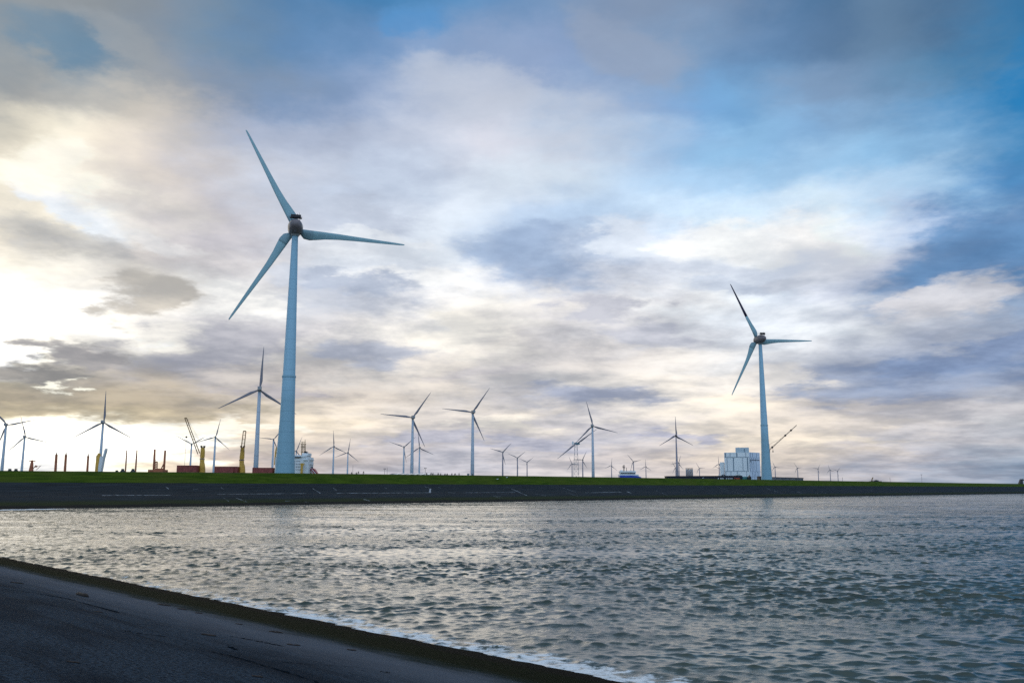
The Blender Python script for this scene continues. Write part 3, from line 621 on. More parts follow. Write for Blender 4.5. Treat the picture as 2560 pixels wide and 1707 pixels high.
TB = [
('box', 15.6, 1061.7, 67, [8, 128, 246], 'hazy turbine cut by the left edge of the view, standing in the sun glare'),
('box', 62, 1091.5, 54, [102, 219.5], 'thin faint turbine fading into the glare, second from the left edge'),
('box', 258, 1055, 80, [86, 206, 326], 'turbine with one dark upright blade above the glare, behind the white slanting boom'),
('box', 479, 1110, 43, [150, 27], 'turbine half hidden by the leaning jib of the yellow ship crane'),
('box', 538.7, 1092, 47, [75, 195, 314], 'turbine between the two yellow ship cranes'),
('box', 649, 973, 110, [86, 204.6, 323], 'tall slim turbine just left of the largest tower, its right blade passing behind it'),
('box', 684, 1098, 39, [171, 51, 291], 'turbine close against the left side of the largest tower, partly behind it'),
('box', 741, 1127, 38, [68, 188, 308], 'turbine rising behind the white ship superstructure'),
('box', 834.6, 1115.6, 41, [92, 211, 331], 'turbine right of the ship, left one of an overlapping pair'),
('box', 870, 1131, 36, [79, 200, 319], 'turbine right of the ship, smaller right one of an overlapping pair'),
('box', 1032, 1043.3, 81, [175.5, 56.6, 289], 'larger pale turbine above the low shed roof, its lower blade crossing a smaller turbine'),
('box', 1010, 1117, 39.5, [161.5, 40, 278], 'small turbine just left of the large pale one above the low shed roof'),
('box', 1049, 1119, 42, [97, 216, 332], 'small turbine just right of the large pale one, crossed by its lower blade'),
('box', 1182, 1030, 78, [176, 57.7, 288.5], 'larger pale turbine standing alone with grey cabinets at its foot'),
('far', 1256.8, 1130, 33, [165.7, 45.5, 282], 'largest of three shrinking turbines in a row right of the lone pale one'),
('far', 1293.5, 1144, 27, [156, 37], 'middle one of three shrinking turbines in a row'),
('far', 1317.6, 1155, 22, [156, 35], 'smallest of three shrinking turbines in a row'),
('box', 1481, 1064, 65, [105.7, 343, 226], 'pale turbine right of the lattice tower, left of the blue ship', 12.0),
('far', 1430, 1159, 20.5, [111, 237, 351], 'tiny turbine just left of the lattice tower foot'),
('far', 1456.5, 1149, 25.5, [67, 183, 297], 'small turbine between the lattice tower and the pale turbine'),
('far', 1528.7, 1163.4, 19.3, [85, 205, 320], 'tiny turbine just left of the blue ship'),
('far', 1583.7, 1153.5, 23.3, [129.5, 14, 254], 'small turbine rising behind the blue ship'),
('far', 1614.5, 1165.8, 18.7, [90, 213, 329], 'tiny turbine just right of the blue ship'),
('far', 1697, 1157, 21.8, [75, 194, 304], 'small turbine behind the bulbous one, showing to the right of its tower'),
('far', 1689, 1168.5, 17.2, [121, 245, 3], 'tiny turbine behind the bulbous one, showing to the left of its tower'),
('far', 1748.5, 1170, 16.5, [122, 4, 245], 'tiny turbine just right of the steel silos'),
('far', 1797.5, 1160, 21, [92, 214, 332], 'small turbine just left of the white stepped building'),
('far', 1801, 1171, 17, [165, 45, 285], 'tiny turbine mostly hidden by the lower left block of the white building'),
('far', 1937.4, 1167, 16, [113.5, 355, 237], 'tiny turbine just right of the black bladed turbine tower'),
('far', 1993.6, 1169, 16.8, [124, 4, 250], 'tiny turbine above the right end of the ribbed dark shed'),
('far', 2045, 1171.5, 15.2, [61.5, 177, 291], 'tiny turbine standing alone on the right, left of the last pair'),
('far', 2075, 1174.5, 14.8, [108, 345, 233], 'tiny turbine, left one of the rightmost pair'),
('far', 2094, 1177, 14.2, [56, 164, 280], 'tiny turbine, right one of the rightmost pair'),
]
for (kd, x, y, rp, an, lb, *ex) in TB: turbine(kd, x, y, rp, an, lb, 45., axis=ex[0] if ex else WIND)
# two-bladed turbine on a lattice tower
D = FPX * 70 / 62.; P_ = at(1439.7, 1108.7, D); hz = P_[2] - LAND
t = thing('wind_turbine', 'two bladed turbine with teal nacelle on a lattice steel tower', 'wind turbine', (P_[0], P_[1], LAND), R(-4), TG)
MB().lattice((0, 0, 0), (0, 0, hz - 3), 17, 7.5, .55, 9).build('lattice_tower', M['nac_grey'], t)
mb = MB(); mb.loft([[(x_, sy * w, sz * h) for sy, sz in ((-1, -1), (1, -1), (1, 1), (-1, 1))] for x_, w, h in ((-7, 3, 2.6), (-2, 3.6, 3.4), (5, 3.4, 3.2), (9, 2.2, 2.2))]); mb.build('nacelle', M['teal'], t, (2, 0, hz))
MB().box((-10.5, 0, 2.0), (5, 6, 9)).build('helideck_box', M['white'], t, (2, 0, hz), bevel=.3)
MB().loft([[(r * math.cos(i * math.pi / 8), y, r * math.sin(i * math.pi / 8)) for i in range(16)] for y, r in ((-4, 1.5), (-5, 2.6), (-7, 2.4), (-8, .4))]).build('rotor_hub', M['teal'], t, (2, 0, hz))
for a in (35, 218): link('blade', ME['slim_blade'], t, (2, -6, hz), (0, R(90 - a), 0), 70 / 41.)

# ------------------------------------------------------------------ ship with cranes (left)
def px_m(D): return D / FPX
SD = 500.; k = px_m(SD)
def sp(x, y): return xz(x, y, SD)
b0 = sp(600, 1215)
ship = thing('cargo_ship', 'heavy lift ship with yellow cranes and white superstructure moored behind the dike', 'ship', (b0[0], SD, LAND))
def rel(x, y, o=0.): p = sp(x, y); return Vector((p[0] - b0[0], o, p[2] - LAND))
xl, xr = rel(395, 1215).x, rel(792, 1215).x
mb = MB(); deck = rel(600, 1195).z
mb.loft([[(x_, sy * w, z) for x_, w in ((xl + 4, .2), (xl + 12, 8), (xr - 3, 8), (xr, 7))] + [(x_, -sy * w, z) for x_, w in ((xr, 7), (xr - 3, 8), (xl + 12, 8), (xl + 4, .2))] for z, sy in ((0, -1), (deck, -1))])
mb.build('hull', M['darksteel'], ship)
c2 = lambda x, y: (420 + .22957 * x, 940 + .22957 * y)
def box_px(x0, y0, x1, y1, dep, o=0., f=rel):
    a, b = f(x0, y0), f(x1, y1); return ((a.x + b.x) / 2, o, (a.z + b.z) / 2), (abs(b.x - a.x), dep, abs(a.z - b.z))
sup = MB(); sup.box(*box_px(*c2(1200, 885), *c2(1552, 1100), 12)); sup.box(*box_px(*c2(1215, 868), *c2(1530, 885), 13)); sup.box(*box_px(*c2(1478, 840), *c2(1545, 868), 8)); sup.box(*box_px(*c2(1240, 862), *c2(1470, 868), 10))
sup.box(*box_px(*c2(1545, 905), *c2(1572, 915), 9)); sup.box(*box_px(*c2(1545, 955), *c2(1568, 962), 9)); sup.box(*box_px(*c2(1500, 912), *c2(1552, 918), 14))
sup = sup.build('superstructure', M['white'], ship)
for i in range(9):
    MB().box(*box_px(*c2(1378 + i * 11.5, 880), *c2(1387 + i * 11.5, 893), .3, -6.55)).build('bridge_window', M['window'], sup)
for r_ in range(4):
    for i in range(5): MB().box(*box_px(*c2(1384 + i * 19, 925 + r_ * 30), *c2(1391 + i * 19, 933 + r_ * 30), .3, -6.05)).build('porthole', M['window'], sup)
mb = MB(); mb.lattice(rel(*c2(1474, 860)), rel(*c2(1476, 735)), 9 * .22957 * k * 4, 8.5 * .22957 * k * 4, .13, 6)
for a, b in (((1450, 720), (1500, 720)), ((1462, 735), (1462, 715)), ((1492, 735), (1494, 690)), ((1440, 735), (1505, 738)), ((1445, 828), (1480, 828)), ((1448, 770), (1498, 770))): mb.tube(rel(*c2(*a)), rel(*c2(*b)), .14)
mb.build('signal_mast', M['ochre'], ship)
mb = MB(); mb.prism([(rel(*c2(*q)).x, rel(*c2(*q)).z) for q in ((1488, 838), (1490, 825), (1508, 818), (1514, 830), (1510, 842))], -2, 2); mb.build('funnel', M['black'], ship)
mb = MB(); mb.prism([(rel(*c2(*q)).x, rel(*c2(*q)).z) for q in ((1478, 960), (1492, 950), (1522, 953), (1503, 985), (1498, 1100), (1476, 1100), (1484, 985))], -8.2, -7.2); mb.build('davit_post', M['yellow'], ship)
mb = MB(); mb.prism([(rel(*c2(*q)).x, rel(*c2(*q)).z) for q in ((1552, 1012), (1585, 1002), (1600, 1012), (1632, 1060), (1632, 1072), (1600, 1072), (1572, 1030))], -2, 2); lb_ = mb.build('lifeboat', M['cabred'], ship)
MB().prism([(rel(*c2(*q)).x, rel(*c2(*q)).z) for q in ((1572, 1016), (1579, 1013), (1622, 1062), (1616, 1066))], -2.08, -2.0).build('stripe', M['white'], lb_)
mb = MB()
for a, b in (((1550, 985), (1575, 988)), ((1552, 985), (1552, 1010)), ((1575, 988), (1572, 1008)), ((1553, 1008), (1574, 988)), ((1540, 1030), (1540, 1072)), ((1525, 1022), (1560, 1026))): mb.tube(rel(*c2(*a)), rel(*c2(*b)), .16)
mb.build('launch_frame', M['darksteel'], ship)
# radar, rails and antennae on the monkey island
mb = MB()
for q in range(1390, 1560, 12): mb.tube(rel(*c2(q, 868)), rel(*c2(q, 858 if q < 1480 else 835)), .05, .05, 4)
mb.tube(rel(*c2(1385, 860)), rel(*c2(1470, 860)), .05); mb.tube(rel(*c2(1420, 868)), rel(*c2(1421, 845)), .07); mb.tube(rel(*c2(1520, 842)), rel(*c2(1522, 822)), .08); mb.tube(rel(*c2(1505, 822)), rel(*c2(1540, 828)), .07); mb.tube(rel(*c2(1555, 880)), rel(*c2(1572, 905)), .07)
mb.build('railing', M['white'], sup)
def crane(base, ringp, top, jibp, jib_base, wide, lbl=None, pedestal=True):
    ped = MB()
    def ring(c, w, dd=None): p = rel(*c2(*c[:2])); return [(p.x + w * .22957 * k * math.cos(i * math.pi / 4 + .39) / .92, w * .22957 * k * math.sin(i * math.pi / 4 + .39) / .92, p.z) for i in range(8)]
    ped.loft([ring((base[0], 1110), base[2]), ring((base[0], 1040), base[2]), ring((base[0], 985), base[2] * .92), ring((ringp[0], ringp[1] + 22), ringp[2] * .96), ring(ringp, ringp[2])])
    ped.loft([ring((ringp[0] + 1, ringp[1] - 14), ringp[2] * .9), ring((ringp[0] + 3, ringp[1] - 40), ringp[2] * 1.02), ring((top[0], top[1] + 40), top[2] * 1.0), ring(top, top[2] * .86)])
    ped = ped.build('deck_crane', M['yellow'], ship)
    MB().loft([ring((ringp[0], ringp[1] - 2), ringp[2] * 1.08), ring((ringp[0], ringp[1] - 12), ringp[2] * 1.08)]).build('slew_ring', M['darksteel'], ped)
    j = MB(); a = rel(*c2(*jib_base)); b = rel(*c2(*jibp)); a.y = b.y = -2.2
    j.lattice(a, b, wide * .22957 * k, wide * .22957 * k * .8, .26, 5, (1, 0, 0), 2, False)
    j.box(b, (1.1, .9, .5)); j.build('crane_jib', M['jib'], ped)
    h = MB(); p = rel(*c2(*top[:2])); 
    for sx in (-.7, .75): h.box((p.x + sx * top[2] * .22957 * k, 0, p.z + .5), (.7, 1.6, 1.1), 0, .5 * sx)
    h.tube((p.x, -1.2, p.z + .4), (b.x, -1.2, b.z), .04, .04, 4); h.tube((p.x + .4, .2, p.z + .4), (b.x, .2, b.z), .04, .04, 4)
    h.build('hoist_cable', M['black'], ped)
crane((373, 1040, 30), (372, 908, 22), (379, 778, 21), (208, 460), (350, 845), 22)
crane((808, 1045, 30), (803, 920, 23), (812, 778, 20), (848, 600), (822, 825), 34)
# third crane, mostly behind the largest tower: only its curved tip shows
cr3 = MB()
pts = [(1163, 965), (1166, 900), (1171, 840), (1178, 795), (1184, 775), (1190, 900), (1195, 1100)]
for a, b in zip(pts[:-1], pts[1:]): cr3.tube(rel(*c2(*a)), rel(*c2(*b)), .42, .38, 8)
cr3.tube(rel(*c2(1195, 1110)), rel(*c2(1200, 880)), 1.6, 1.2, 10); cr3.build('deck_crane', M['yellow'], ship)
# red boxes on the deck
def ribbed_box(name, mat, label, x0, y0, x1, y1, conv, Dp, dep=6., cat='container', group=None, base=None):
    p0, p1 = xz(*conv(x0, y0), Dp), xz(*conv(x1, y1), Dp); w = p1[0] - p0[0]; zt = p0[2]; zb = LAND if base is None else base; h = zt - zb
    t = thing(name, label, cat, ((p0[0] + p1[0]) / 2, Dp, zb), 0, group)
    mb = MB().box((0, 0, h / 2), (w, dep, h)); n = max(4, int(w / .8))
    for i in range(n): mb.box((-w / 2 + (i + .5) * w / n, -dep / 2 - .04, h / 2), (w / n * .5, .10, h * .94))
    mb.build('shell', mat, t)
    fr = MB()
    for sx in (-1, 1): fr.box((sx * (w / 2 - .12), -dep / 2 - .06, h / 2), (.3, .2, h + .04))
    fr.box((0, -dep / 2 - .06, h - .12), (w - .6, .2, .28)); fr.build('frame', mat, t)
    return t
RG = 'red containers on the ship deck'
zt = deck + LAND
ribbed_box('container', M['red'], 'red deck container left of the leaning crane', 120, 972, 328, 1060, c2, SD - 2, 6, group=RG, base=zt)
ribbed_box('container', M['red'], 'red deck container left of the upright lattice crane', 528, 985, 728, 1060, c2, SD - 2, 6, group=RG, base=zt)
ribbed_box('container', M['red'], 'narrow dark red container touching the upright lattice crane', 736, 985, 770, 1060, c2, SD - 1, 6, group=RG, base=zt)
ribbed_box('container', M['red'], 'red deck container just left of the largest turbine tower', 938, 997, 1148, 1070, c2, SD - 2, 6, group=RG, base=zt)

# ------------------------------------------------------------------ rusty piles and jack-up barge (far left)
c1 = lambda x, y: (.22957 * x, 940 + .22957 * y)
PD = 330.
def pile(x0, xt, yt, wpx, label, D=PD, thin=False, group='rusty steel piles along the quay'):
    b = xz(*c1(x0, 1060), D); tp = xz(*c1(xt, yt), D); r = wpx * .22957 * px_m(D) / 2
    t = thing('mooring_pile', label, 'pile', (b[0], D, LAND), 0, group)
    h = tp[2] - LAND; dxx = (tp[0] - b[0])
    mb = MB(); mb.loft([[(dxx * q + rad * math.cos(i * math.pi / 6), rad * math.sin(i * math.pi / 6), h * q) for i in range(12)] for q, rad in ((0, r), (.6, r), (.98, r * (.7 if thin else .96)), (1, r * (.6 if thin else .8)))])
    mb.build('shaft', M['rust'], t, smooth=True)
    if not thin:
        MB().lathe([(r * .5, 0), (r * .55, .2), (r * .3, .35), (r * .3, .8)], 10, (dxx, 0, h)).build('cap', M['darksteel'], t)
        MB().lathe([(r * 1.1, 0), (r * 1.6, .1), (r * 1.6, .5), (r * 1.1, .6)], 12, (0, 0, h * .45)).build('collar', M['darksteel'], t)
    return t
pile(605, 615, 852, 26, 'thick rusty pile, first of the two left ones standing close together')
pile(708, 719, 854, 25, 'thick rusty pile, second of the two left ones standing close together')
pile(952, 961, 868, 22, 'thick rusty pile just left of the yellow pedestal with the white boom')
pile(1366, 1381, 806, 15, 'slender rusty pile, left one of the slim middle pair', thin=True)
pile(1474, 1492, 802, 17, 'slender rusty pile, right one of the slim middle pair', thin=True)
b = xz(*c1(1725, 1060), PD); jb = thing('jack_up_barge', 'low rusty barge held between two tall rusty legs', 'barge', (b[0], PD, LAND))
def rl(x, y, D=PD, o=b, dy=0.): p = xz(*c1(x, y), D); return Vector((p[0] - o[0], dy, p[2] - LAND))
mb = MB(); a, e = rl(1640, 1018), rl(1800, 1060); mb.box(((a.x + e.x) / 2, 0, a.z / 2), (e.x - a.x, 5, a.z)); mb.box(((a.x + e.x) / 2 + 1, -.5, a.z + .2), (2.5, 2.5, .5)); mb.build('hull', M['rust'], jb, bevel=.1)
for x0, xt, yt in ((1672, 1686, 796), (1783, 1799, 808)): MB().tube(rl(x0, 1060), rl(xt, yt), .40, .36, 12).build('leg', M['rust'], jb, smooth=True)
mb = MB(); mb.lattice(rl(1698, 1030), rl(1701, 932), .75, .75, .10, 4); mb.tube(rl(1690, 932), rl(1716, 932), .14); mb.tube(rl(1694, 908), rl(1700, 935), .07); mb.build('ladder_tower', M['rust'], jb)
mb = MB(); mb.tube(rl(1748, 1025), rl(1782, 955), .22); mb.tube(rl(1745, 1022), rl(1782, 1022), .18); mb.build('brace', M['rust'], jb)
# yellow pedestal with white boom
b = xz(*c1(1062, 1060), PD + 4); yp = thing('quay_crane', 'yellow crane pedestal with a broad white slanting boom', 'crane', (b[0], PD + 4, LAND))
mb = MB(); mb.lathe([(1.05, 0), (1.0, 3), (.95, rl(1065, 870, PD + 4).z), (.5, rl(1065, 852, PD + 4).z), (.45, rl(1065, 848, PD + 4).z + .3)], 14); mb.build('pedestal', M['yellow'], yp, smooth=True)
mb = MB(); mb.prism([(rl(*q, PD + 4, b).x, rl(*q, PD + 4, b).z) for q in ((1078, 1060), (1080, 1000), (1098, 890), (1104, 870), (1112, 900), (1122, 900), (1150, 800), (1161, 788), (1158, 815), (1134, 905), (1104, 1060))], -.9, .9); mb.build('boom', M['white'], yp)
# small derrick left, and bollards
b = xz(*c1(340, 1060), PD - 5); dv = thing('derrick', 'small dark derrick post with a slack arm near the left edge', 'derrick', (b[0], PD - 5, LAND))
f_ = lambda x, y: rl(x, y, PD - 5, b)
mb = MB(); mb.tube(f_(335, 1060), f_(350, 925), .95, .42, 8); mb.tube(f_(350, 925), f_(350, 912), .25, .15); mb.box(f_(352, 922), (2.2, .5, .35)); mb.build('post', M['rust'], dv)
mb = MB(); mb.tube(f_(355, 1015), f_(385, 975), .12); mb.tube(f_(385, 975), f_(405, 985), .25); mb.tube(f_(372, 992), f_(398, 988), .12); mb.tube(f_(395, 1020), f_(440, 978), .10); mb.tube(f_(405, 985), f_(455, 972), .05); mb.build('arm', M['rust'], dv)
for x, lb in ((105, 'squat dark bollard on the crest, left of the pair at the far left'), (172, 'squat dark bollard on the crest, right of the pair at the far left'), (1335, 'squat dark bollard at the foot of the slim left pile'), (1447, 'dark pointed bollard beside the slim right pile'), (1272, 'low dark bollard between the white boom and the slim piles')):
    p = xz(*c1(x, 1040), PD - 25); tp = xz(*c1(x, 1008 if x != 1272 else 1024), PD - 25)
    o = MB().lathe([(1.2, 0), (1.1, tp[2] - 1.1 - p[2] + 2), (.8, tp[2] - .9 - p[2] + 2), (.45, tp[2] - .3 - p[2] + 2), (.5, tp[2] - p[2] + 2)], 10).build('bollard', M['darksteel'], None, (p[0], p[1], p[2] - 2), smooth=True)
    tag(o, lb, 'bollard', 'dark bollards along the crest')

# ------------------------------------------------------------------ poles, shed roof, cabinets
def mast(x, ybase, ytop, D, label, head=True, r=.09, name='lamp_mast', cat='lamp mast', group='lamp masts and poles over the port'):
    b = xz(x, ybase + 8, D); tp = xz(x, ytop, D); h = tp[2] - LAND
    t = thing(name, label, cat, (b[0], D, LAND), 0, group)
    MB().tube((0, 0, 0), (0, 0, h), r * 1.5, r, 8).build('pole', M['wire'], t)
    if head:
        hd = MB(); hd.box((0, 0, h + .1), (1.3, .3, .2)); hd.box((-.55, 0, h - .1), (.4, .4, .25)); hd.box((.55, 0, h - .1), (.4, .4, .25)); hd.build('lamp_head', M['wire'], t)
    return t
mast(961.3, 1184, 1171.5, 520, 'lamp mast with crosswise head just left of the low shed roof')
mast(967.5, 1184, 1168, 640, 'bare thin pole just left of the low shed roof', False, name='pole', cat='pole')
mast(1063, 1184, 1170, 520, 'lamp mast with crosswise head over the right end of the low shed roof')
mast(881.5, 1184, 1162, 700, 'bare thin pole right of the overlapping pair of turbines', False, name='pole', cat='pole')
mast(2305.5, 1204, 1186, 900, 'lamp mast with crosswise head standing alone far right')
mast(2226, 1203, 1193, 1100, 'bare thin pole between the small excavator and the lone lamp mast', False, .16, 'pole', 'pole')
mast(2107, 1200, 1192.5, 1100, 'bare thin pole just right of the last turbine pair', False, .16, 'pole', 'pole')
mast(463, 1130, 1093, 900, 'thin aerial with a round dish left of the leaning jib', False, .12, 'aerial', 'aerial')
p = xz(463, 1092, 900); MB().lathe([(.1, -1), (.8, -.6), (1, 0), (.8, .6), (.1, 1)], 10).build('dish', M['wire'], bpy.data.objects['aerial'], (0, 0, p[2] - LAND))
c3 = lambda x, y: (780 + .22957 * x, 940 + .22957 * y)
Dr = 430.; a, e = xz(*c3(815, 1060), Dr), xz(*c3(1265, 1072), Dr); w = e[0] - a[0]
sh = thing('shed', 'long low shed showing only its grey roof with pale slanting skylights', 'shed', ((a[0] + e[0]) / 2, Dr, LAND))
eave, ridge = xz(1000, 1187, Dr)[2] - LAND, xz(1000, 1183, Dr)[2] - LAND + .15
MB().box((0, 7, eave / 2 - .06), (w * .97, 13.6, eave - .12)).build('wall', M['concrete'], sh)
rb = MB(); rb.loft([[(x_, 0, eave), (x_ + (1.5 if x_ < 0 else -2.0), 7, ridge), (x_, 14, eave)] for x_ in (-w / 2, w / 2)]); rf_ = rb.build('roof', M['roof'], sh)
for i in range(6):
    x_ = -w / 2 + w * (.10 + .155 * i); sk = MB(); sl_ = (ridge - eave) / 7.
    sk._add([(x_, .4, eave + .4 * sl_ + .03), (x_ + 1.9, .4, eave + .4 * sl_ + .03), (x_ + 4.6, 6.6, eave + 6.6 * sl_ + .03), (x_ + 2.7, 6.6, eave + 6.6 * sl_ + .03)], [(0, 1, 2, 3)]); sk.build('skylight', M['skylight'], rf_)
Dk = 560.
for x0, x1, y0, lb, mt in ((1690, 1714, 1062, 'grey cabinet at the left foot of the lone pale turbine', 'nac_grey'), (1744, 1752, 1064, 'narrow dark cabinet at the right foot of the lone pale turbine', 'darksteel')):
    a, e = xz(*c3(x0, y0), Dk), xz(*c3(x1, y0), Dk); t = thing('cabinet', lb, 'cabinet', ((a[0] + e[0]) / 2, Dk, LAND)); h = a[2] - LAND
    MB().box((0, 0, h / 2), (e[0] - a[0], 3, h)).build('body', M[mt], t, bevel=.08); MB().box((0, 0, h + .06), (e[0] - a[0] + .3, 3.3, .14)).build('roof', M['roof'], t)
# people walking along behind the crest
def person_mesh(stride, lean):
    me = bpy.data.meshes.new('person'); V = {}
    jo = dict(pelvis=(0, 0, .95), waist=(lean * .15, 0, 1.12), chest=(lean * .3, 0, 1.36), neck=(lean * .38, 0, 1.50), head=(lean * .42, 0, 1.62), top=(lean * .42, 0, 1.74),
      hl=(0, .1, .90), kl=(stride * .32, .1, .50), fl=(stride * .34 - .08, .1, .08), tl=(stride * .34 + .12, .1, .04), hr=(0, -.1, .90), kr=(-stride * .18, -.1, .50), fr=(-stride * .5, -.1, .1), tr=(-stride * .5 + .18, -.1, .04),
      sl=(lean * .33, .19, 1.42), el=(-stride * .2 + lean * .3, .25, 1.15), wl=(-stride * .15 + .1 + lean * .3, .24, .92), gl=(-stride * .12 + .14 + lean * .3, .24, .82), sr=(lean * .33, -.19, 1.42), er=(stride * .2 + lean * .3, -.25, 1.15), wr=(stride * .35 + lean * .3, -.24, .95), gr=(stride * .4 + lean * .3, -.24, .86))
    rad = dict(pelvis=.16, waist=.15, chest=.18, neck=.07, head=.115, top=.08, hl=.1, kl=.075, fl=.05, tl=.045, hr=.1, kr=.075, fr=.05, tr=.045, sl=.09, el=.06, wl=.045, gl=.04, sr=.09, er=.06, wr=.045, gr=.04)
    ed = 'pelvis-waist waist-chest chest-neck neck-head head-top pelvis-hl hl-kl kl-fl fl-tl pelvis-hr hr-kr kr-fr fr-tr chest-sl sl-el el-wl wl-gl chest-sr sr-er er-wr wr-gr'.split()
    ks = list(jo); me.from_pydata([jo[k_] for k_ in ks], [tuple(ks.index(q) for q in e_.split('-')) for e_ in ed], [])
    o = bpy.data.objects.new('tmp', me); C.collection.objects.link(o); md = o.modifiers.new('s', 'SKIN'); o.modifiers.new('u', 'SUBSURF').levels = 1
    for i, k_ in enumerate(ks): me.skin_vertices[0].data[i].radius = (rad[k_], rad[k_])
    me.skin_vertices[0].data[0].use_root = True
    r_ = bpy.data.meshes.new_from_object(o.evaluated_get(bpy.context.evaluated_depsgraph_get())); bpy.data.objects.remove(o)
    r_.materials.clear(); r_.materials.append(M['cloth']); r_.materials.append(M['skin'])
    for pl in r_.polygons:
        if pl.center.z > 1.52 and pl.center.z < 1.68 and pl.center.x > lean * .42 + .05: pl.material_index = 1
        pl.use_smooth = True
    r_.name = 'person'; return r_
PM = [person_mesh(.9, .35), person_mesh(.5, .1), person_mesh(.7, .6)]
def person(x, ytop, label, group, i):
    p0 = None
    r = ray(x, 1184); r = r / r[1]; Yc = (DN @ DO + CREST_D + 4.0) / (DN[0] * r[0] + DN[1]); p = xz(x, ytop, Yc)
    o = bpy.data.objects.new('person', PM[i % 3]); C.collection.objects.link(o); o.location = (p[0], p[1], p[2] - 1.80 ); o.rotation_euler = (0, 0, R(20 + 40 * ((i * 7) % 5) / 5))
    tag(o, label, 'person', group)
G1 = 'people walking on the dike between the ship and the shed'; G2 = 'people walking on the dike right of the shed'
for i, (x, yt, lb) in enumerate(((120, 187, 'person in dark clothes walking alone ahead, leftmost on the dike crest'), (200, 190, 'shorter dark clothed person of the two walking side by side left of the shed'), (230, 176, 'taller dark clothed person of the two walking side by side left of the shed'), (315, 174, 'broad dark clothed person striding, last of the four left of the shed'))):
    person(860 + x * .15306, 1150 + yt * .15306, lb, G1, i)
for i, (x, yt) in enumerate(((1348, 200), (1418, 200), (1450, 200), (1537, 202), (1571, 210), (1647, 210), (1684, 210), (1755, 206), (1811, 208), (1878, 206))):
    person(860 + x * .15306, 1150 + yt * .15306 - .3, 'dark clothed person in the loose line between the shed roof and the lone pale turbine', G2, i + 1)

# ------------------------------------------------------------------ blue and white ship
BD = 640.; c5 = lambda x, y: (1500 + .15945 * x, 980 + .15945 * y)
b = xz(*c5(455, 1340), BD); bs = thing('blue_ship', 'blue hulled vessel with white wheelhouse showing over the dike crest', 'ship', (b[0], BD, LAND))
def rb_(x, y): p = xz(*c5(x, y), BD); return Vector((p[0] - b[0], 0, p[2] - LAND))
mb = MB(); pr = [rb_(*q) for q in ((300, 1306), (500, 1306), (560, 1312), (628, 1330), (640, 1342))]; zz = 0
mb.prism([(rb_(300, 1306).x, 0)] + [(q.x, q.z) for q in pr] + [(rb_(640, 1342).x, 0)], -4.5, 4.5); hl = mb.build('hull', M['blue'], bs, bevel=.2)
MB().prism([(rb_(*q).x, rb_(*q).z) for q in ((298, 1305.5), (302, 1292), (330, 1286), (590, 1290), (600, 1322), (560, 1311.5), (500, 1305.5))], -4.3, 4.3).build('bulwark', M['white'], bs)
mb = MB(); mb.box(*box_px(308, 1262, 550, 1286, 7, 0, rb_)); mb.box(*box_px(302, 1238, 552, 1262, 8, 0, rb_)); mb.box(*box_px(318, 1222, 352, 1238, 3, 0, rb_)); mb.box(*box_px(470, 1230, 500, 1238, 3, 0, rb_)); wh = mb.build('wheelhouse', M['white'], bs, bevel=.1)
for i in range(10): MB().box(*box_px(318 + i * 22.5, 1266, 336 + i * 22.5, 1281, .2, -3.56, rb_)).build('window', M['window'], wh)
mb = MB()
for a, e, r in (((375, 1238), (376, 1140), .35), ((352, 1165), (396, 1172), .12), ((356, 1180), (392, 1184), .25), ((415, 1238), (416, 1180), .18), ((362, 1150), (388, 1150), .1), ((355, 1150), (355, 1185), .08), ((485, 1230), (485, 1205), .12)): mb.tube(rb_(*a), rb_(*e), r)
mb.build('radar_mast', M['wire'], bs)
mb = MB()
for a, e in (((288, 1310), (288, 1288)), ((284, 1300), (302, 1308)), ((597, 1312), (597, 1288)), ((590, 1300), (606, 1304))): mb.tube(rb_(*a), rb_(*e), .18)
for q in range(310, 550, 16): mb.tube(rb_(q, 1238), rb_(q, 1229), .06, .06, 4)
mb.tube(rb_(308, 1229), rb_(548, 1229), .06); mb.build('railing', M['white'], bs)

# ------------------------------------------------------------------ dark shed, silos, building, crane (right)
c6 = lambda x, y: (1640 + .18707 * x, 1020 + .18707 * y)
WD = 690.
def long_shed(x0, x1, yl, yr, label, ribs, Dp=WD):
    a, e = xz(*c6(x0, yl), Dp), xz(*c6(x1, yr), Dp); w = e[0] - a[0]; t = thing('long_shed', label, 'shed', (a[0], Dp, LAND)); h0, h1 = a[2] - LAND, e[2] - LAND
    MB().prism([(0, 0), (w, 0), (w, h1), (0, h0)], 0, 8).build('wall', M['navy'], t)
    MB().prism([(-.3, h0 + .02), (w + .3, h1 + .02), (w + .3, h1 + .35), (-.3, h0 + .35)], -.4, 8.4).build('roof', M['darksteel'], t)
    if ribs:
        rbm = MB()
        for i in range(ribs): x_ = (i + .5) * w / ribs; rbm.box((x_, -.15, (h0 + (h1 - h0) * x_ / w) / 2), (w / ribs * .35, .3, (h0 + (h1 - h0) * x_ / w) * .99))
        rbm.build('rib', M['nac_grey'], t)
    return t
ls = long_shed(138, 1150, 912, 906, 'long low navy shed along the dike left of the green container', 0)
long_shed(1560, 1968, 924, 936, 'low dark ribbed shed right of the black bladed turbine', 26)
long_shed(1386, 1418, 914, 915, 'short dark wall between the white building and the turbine tower', 0, WD + 20)
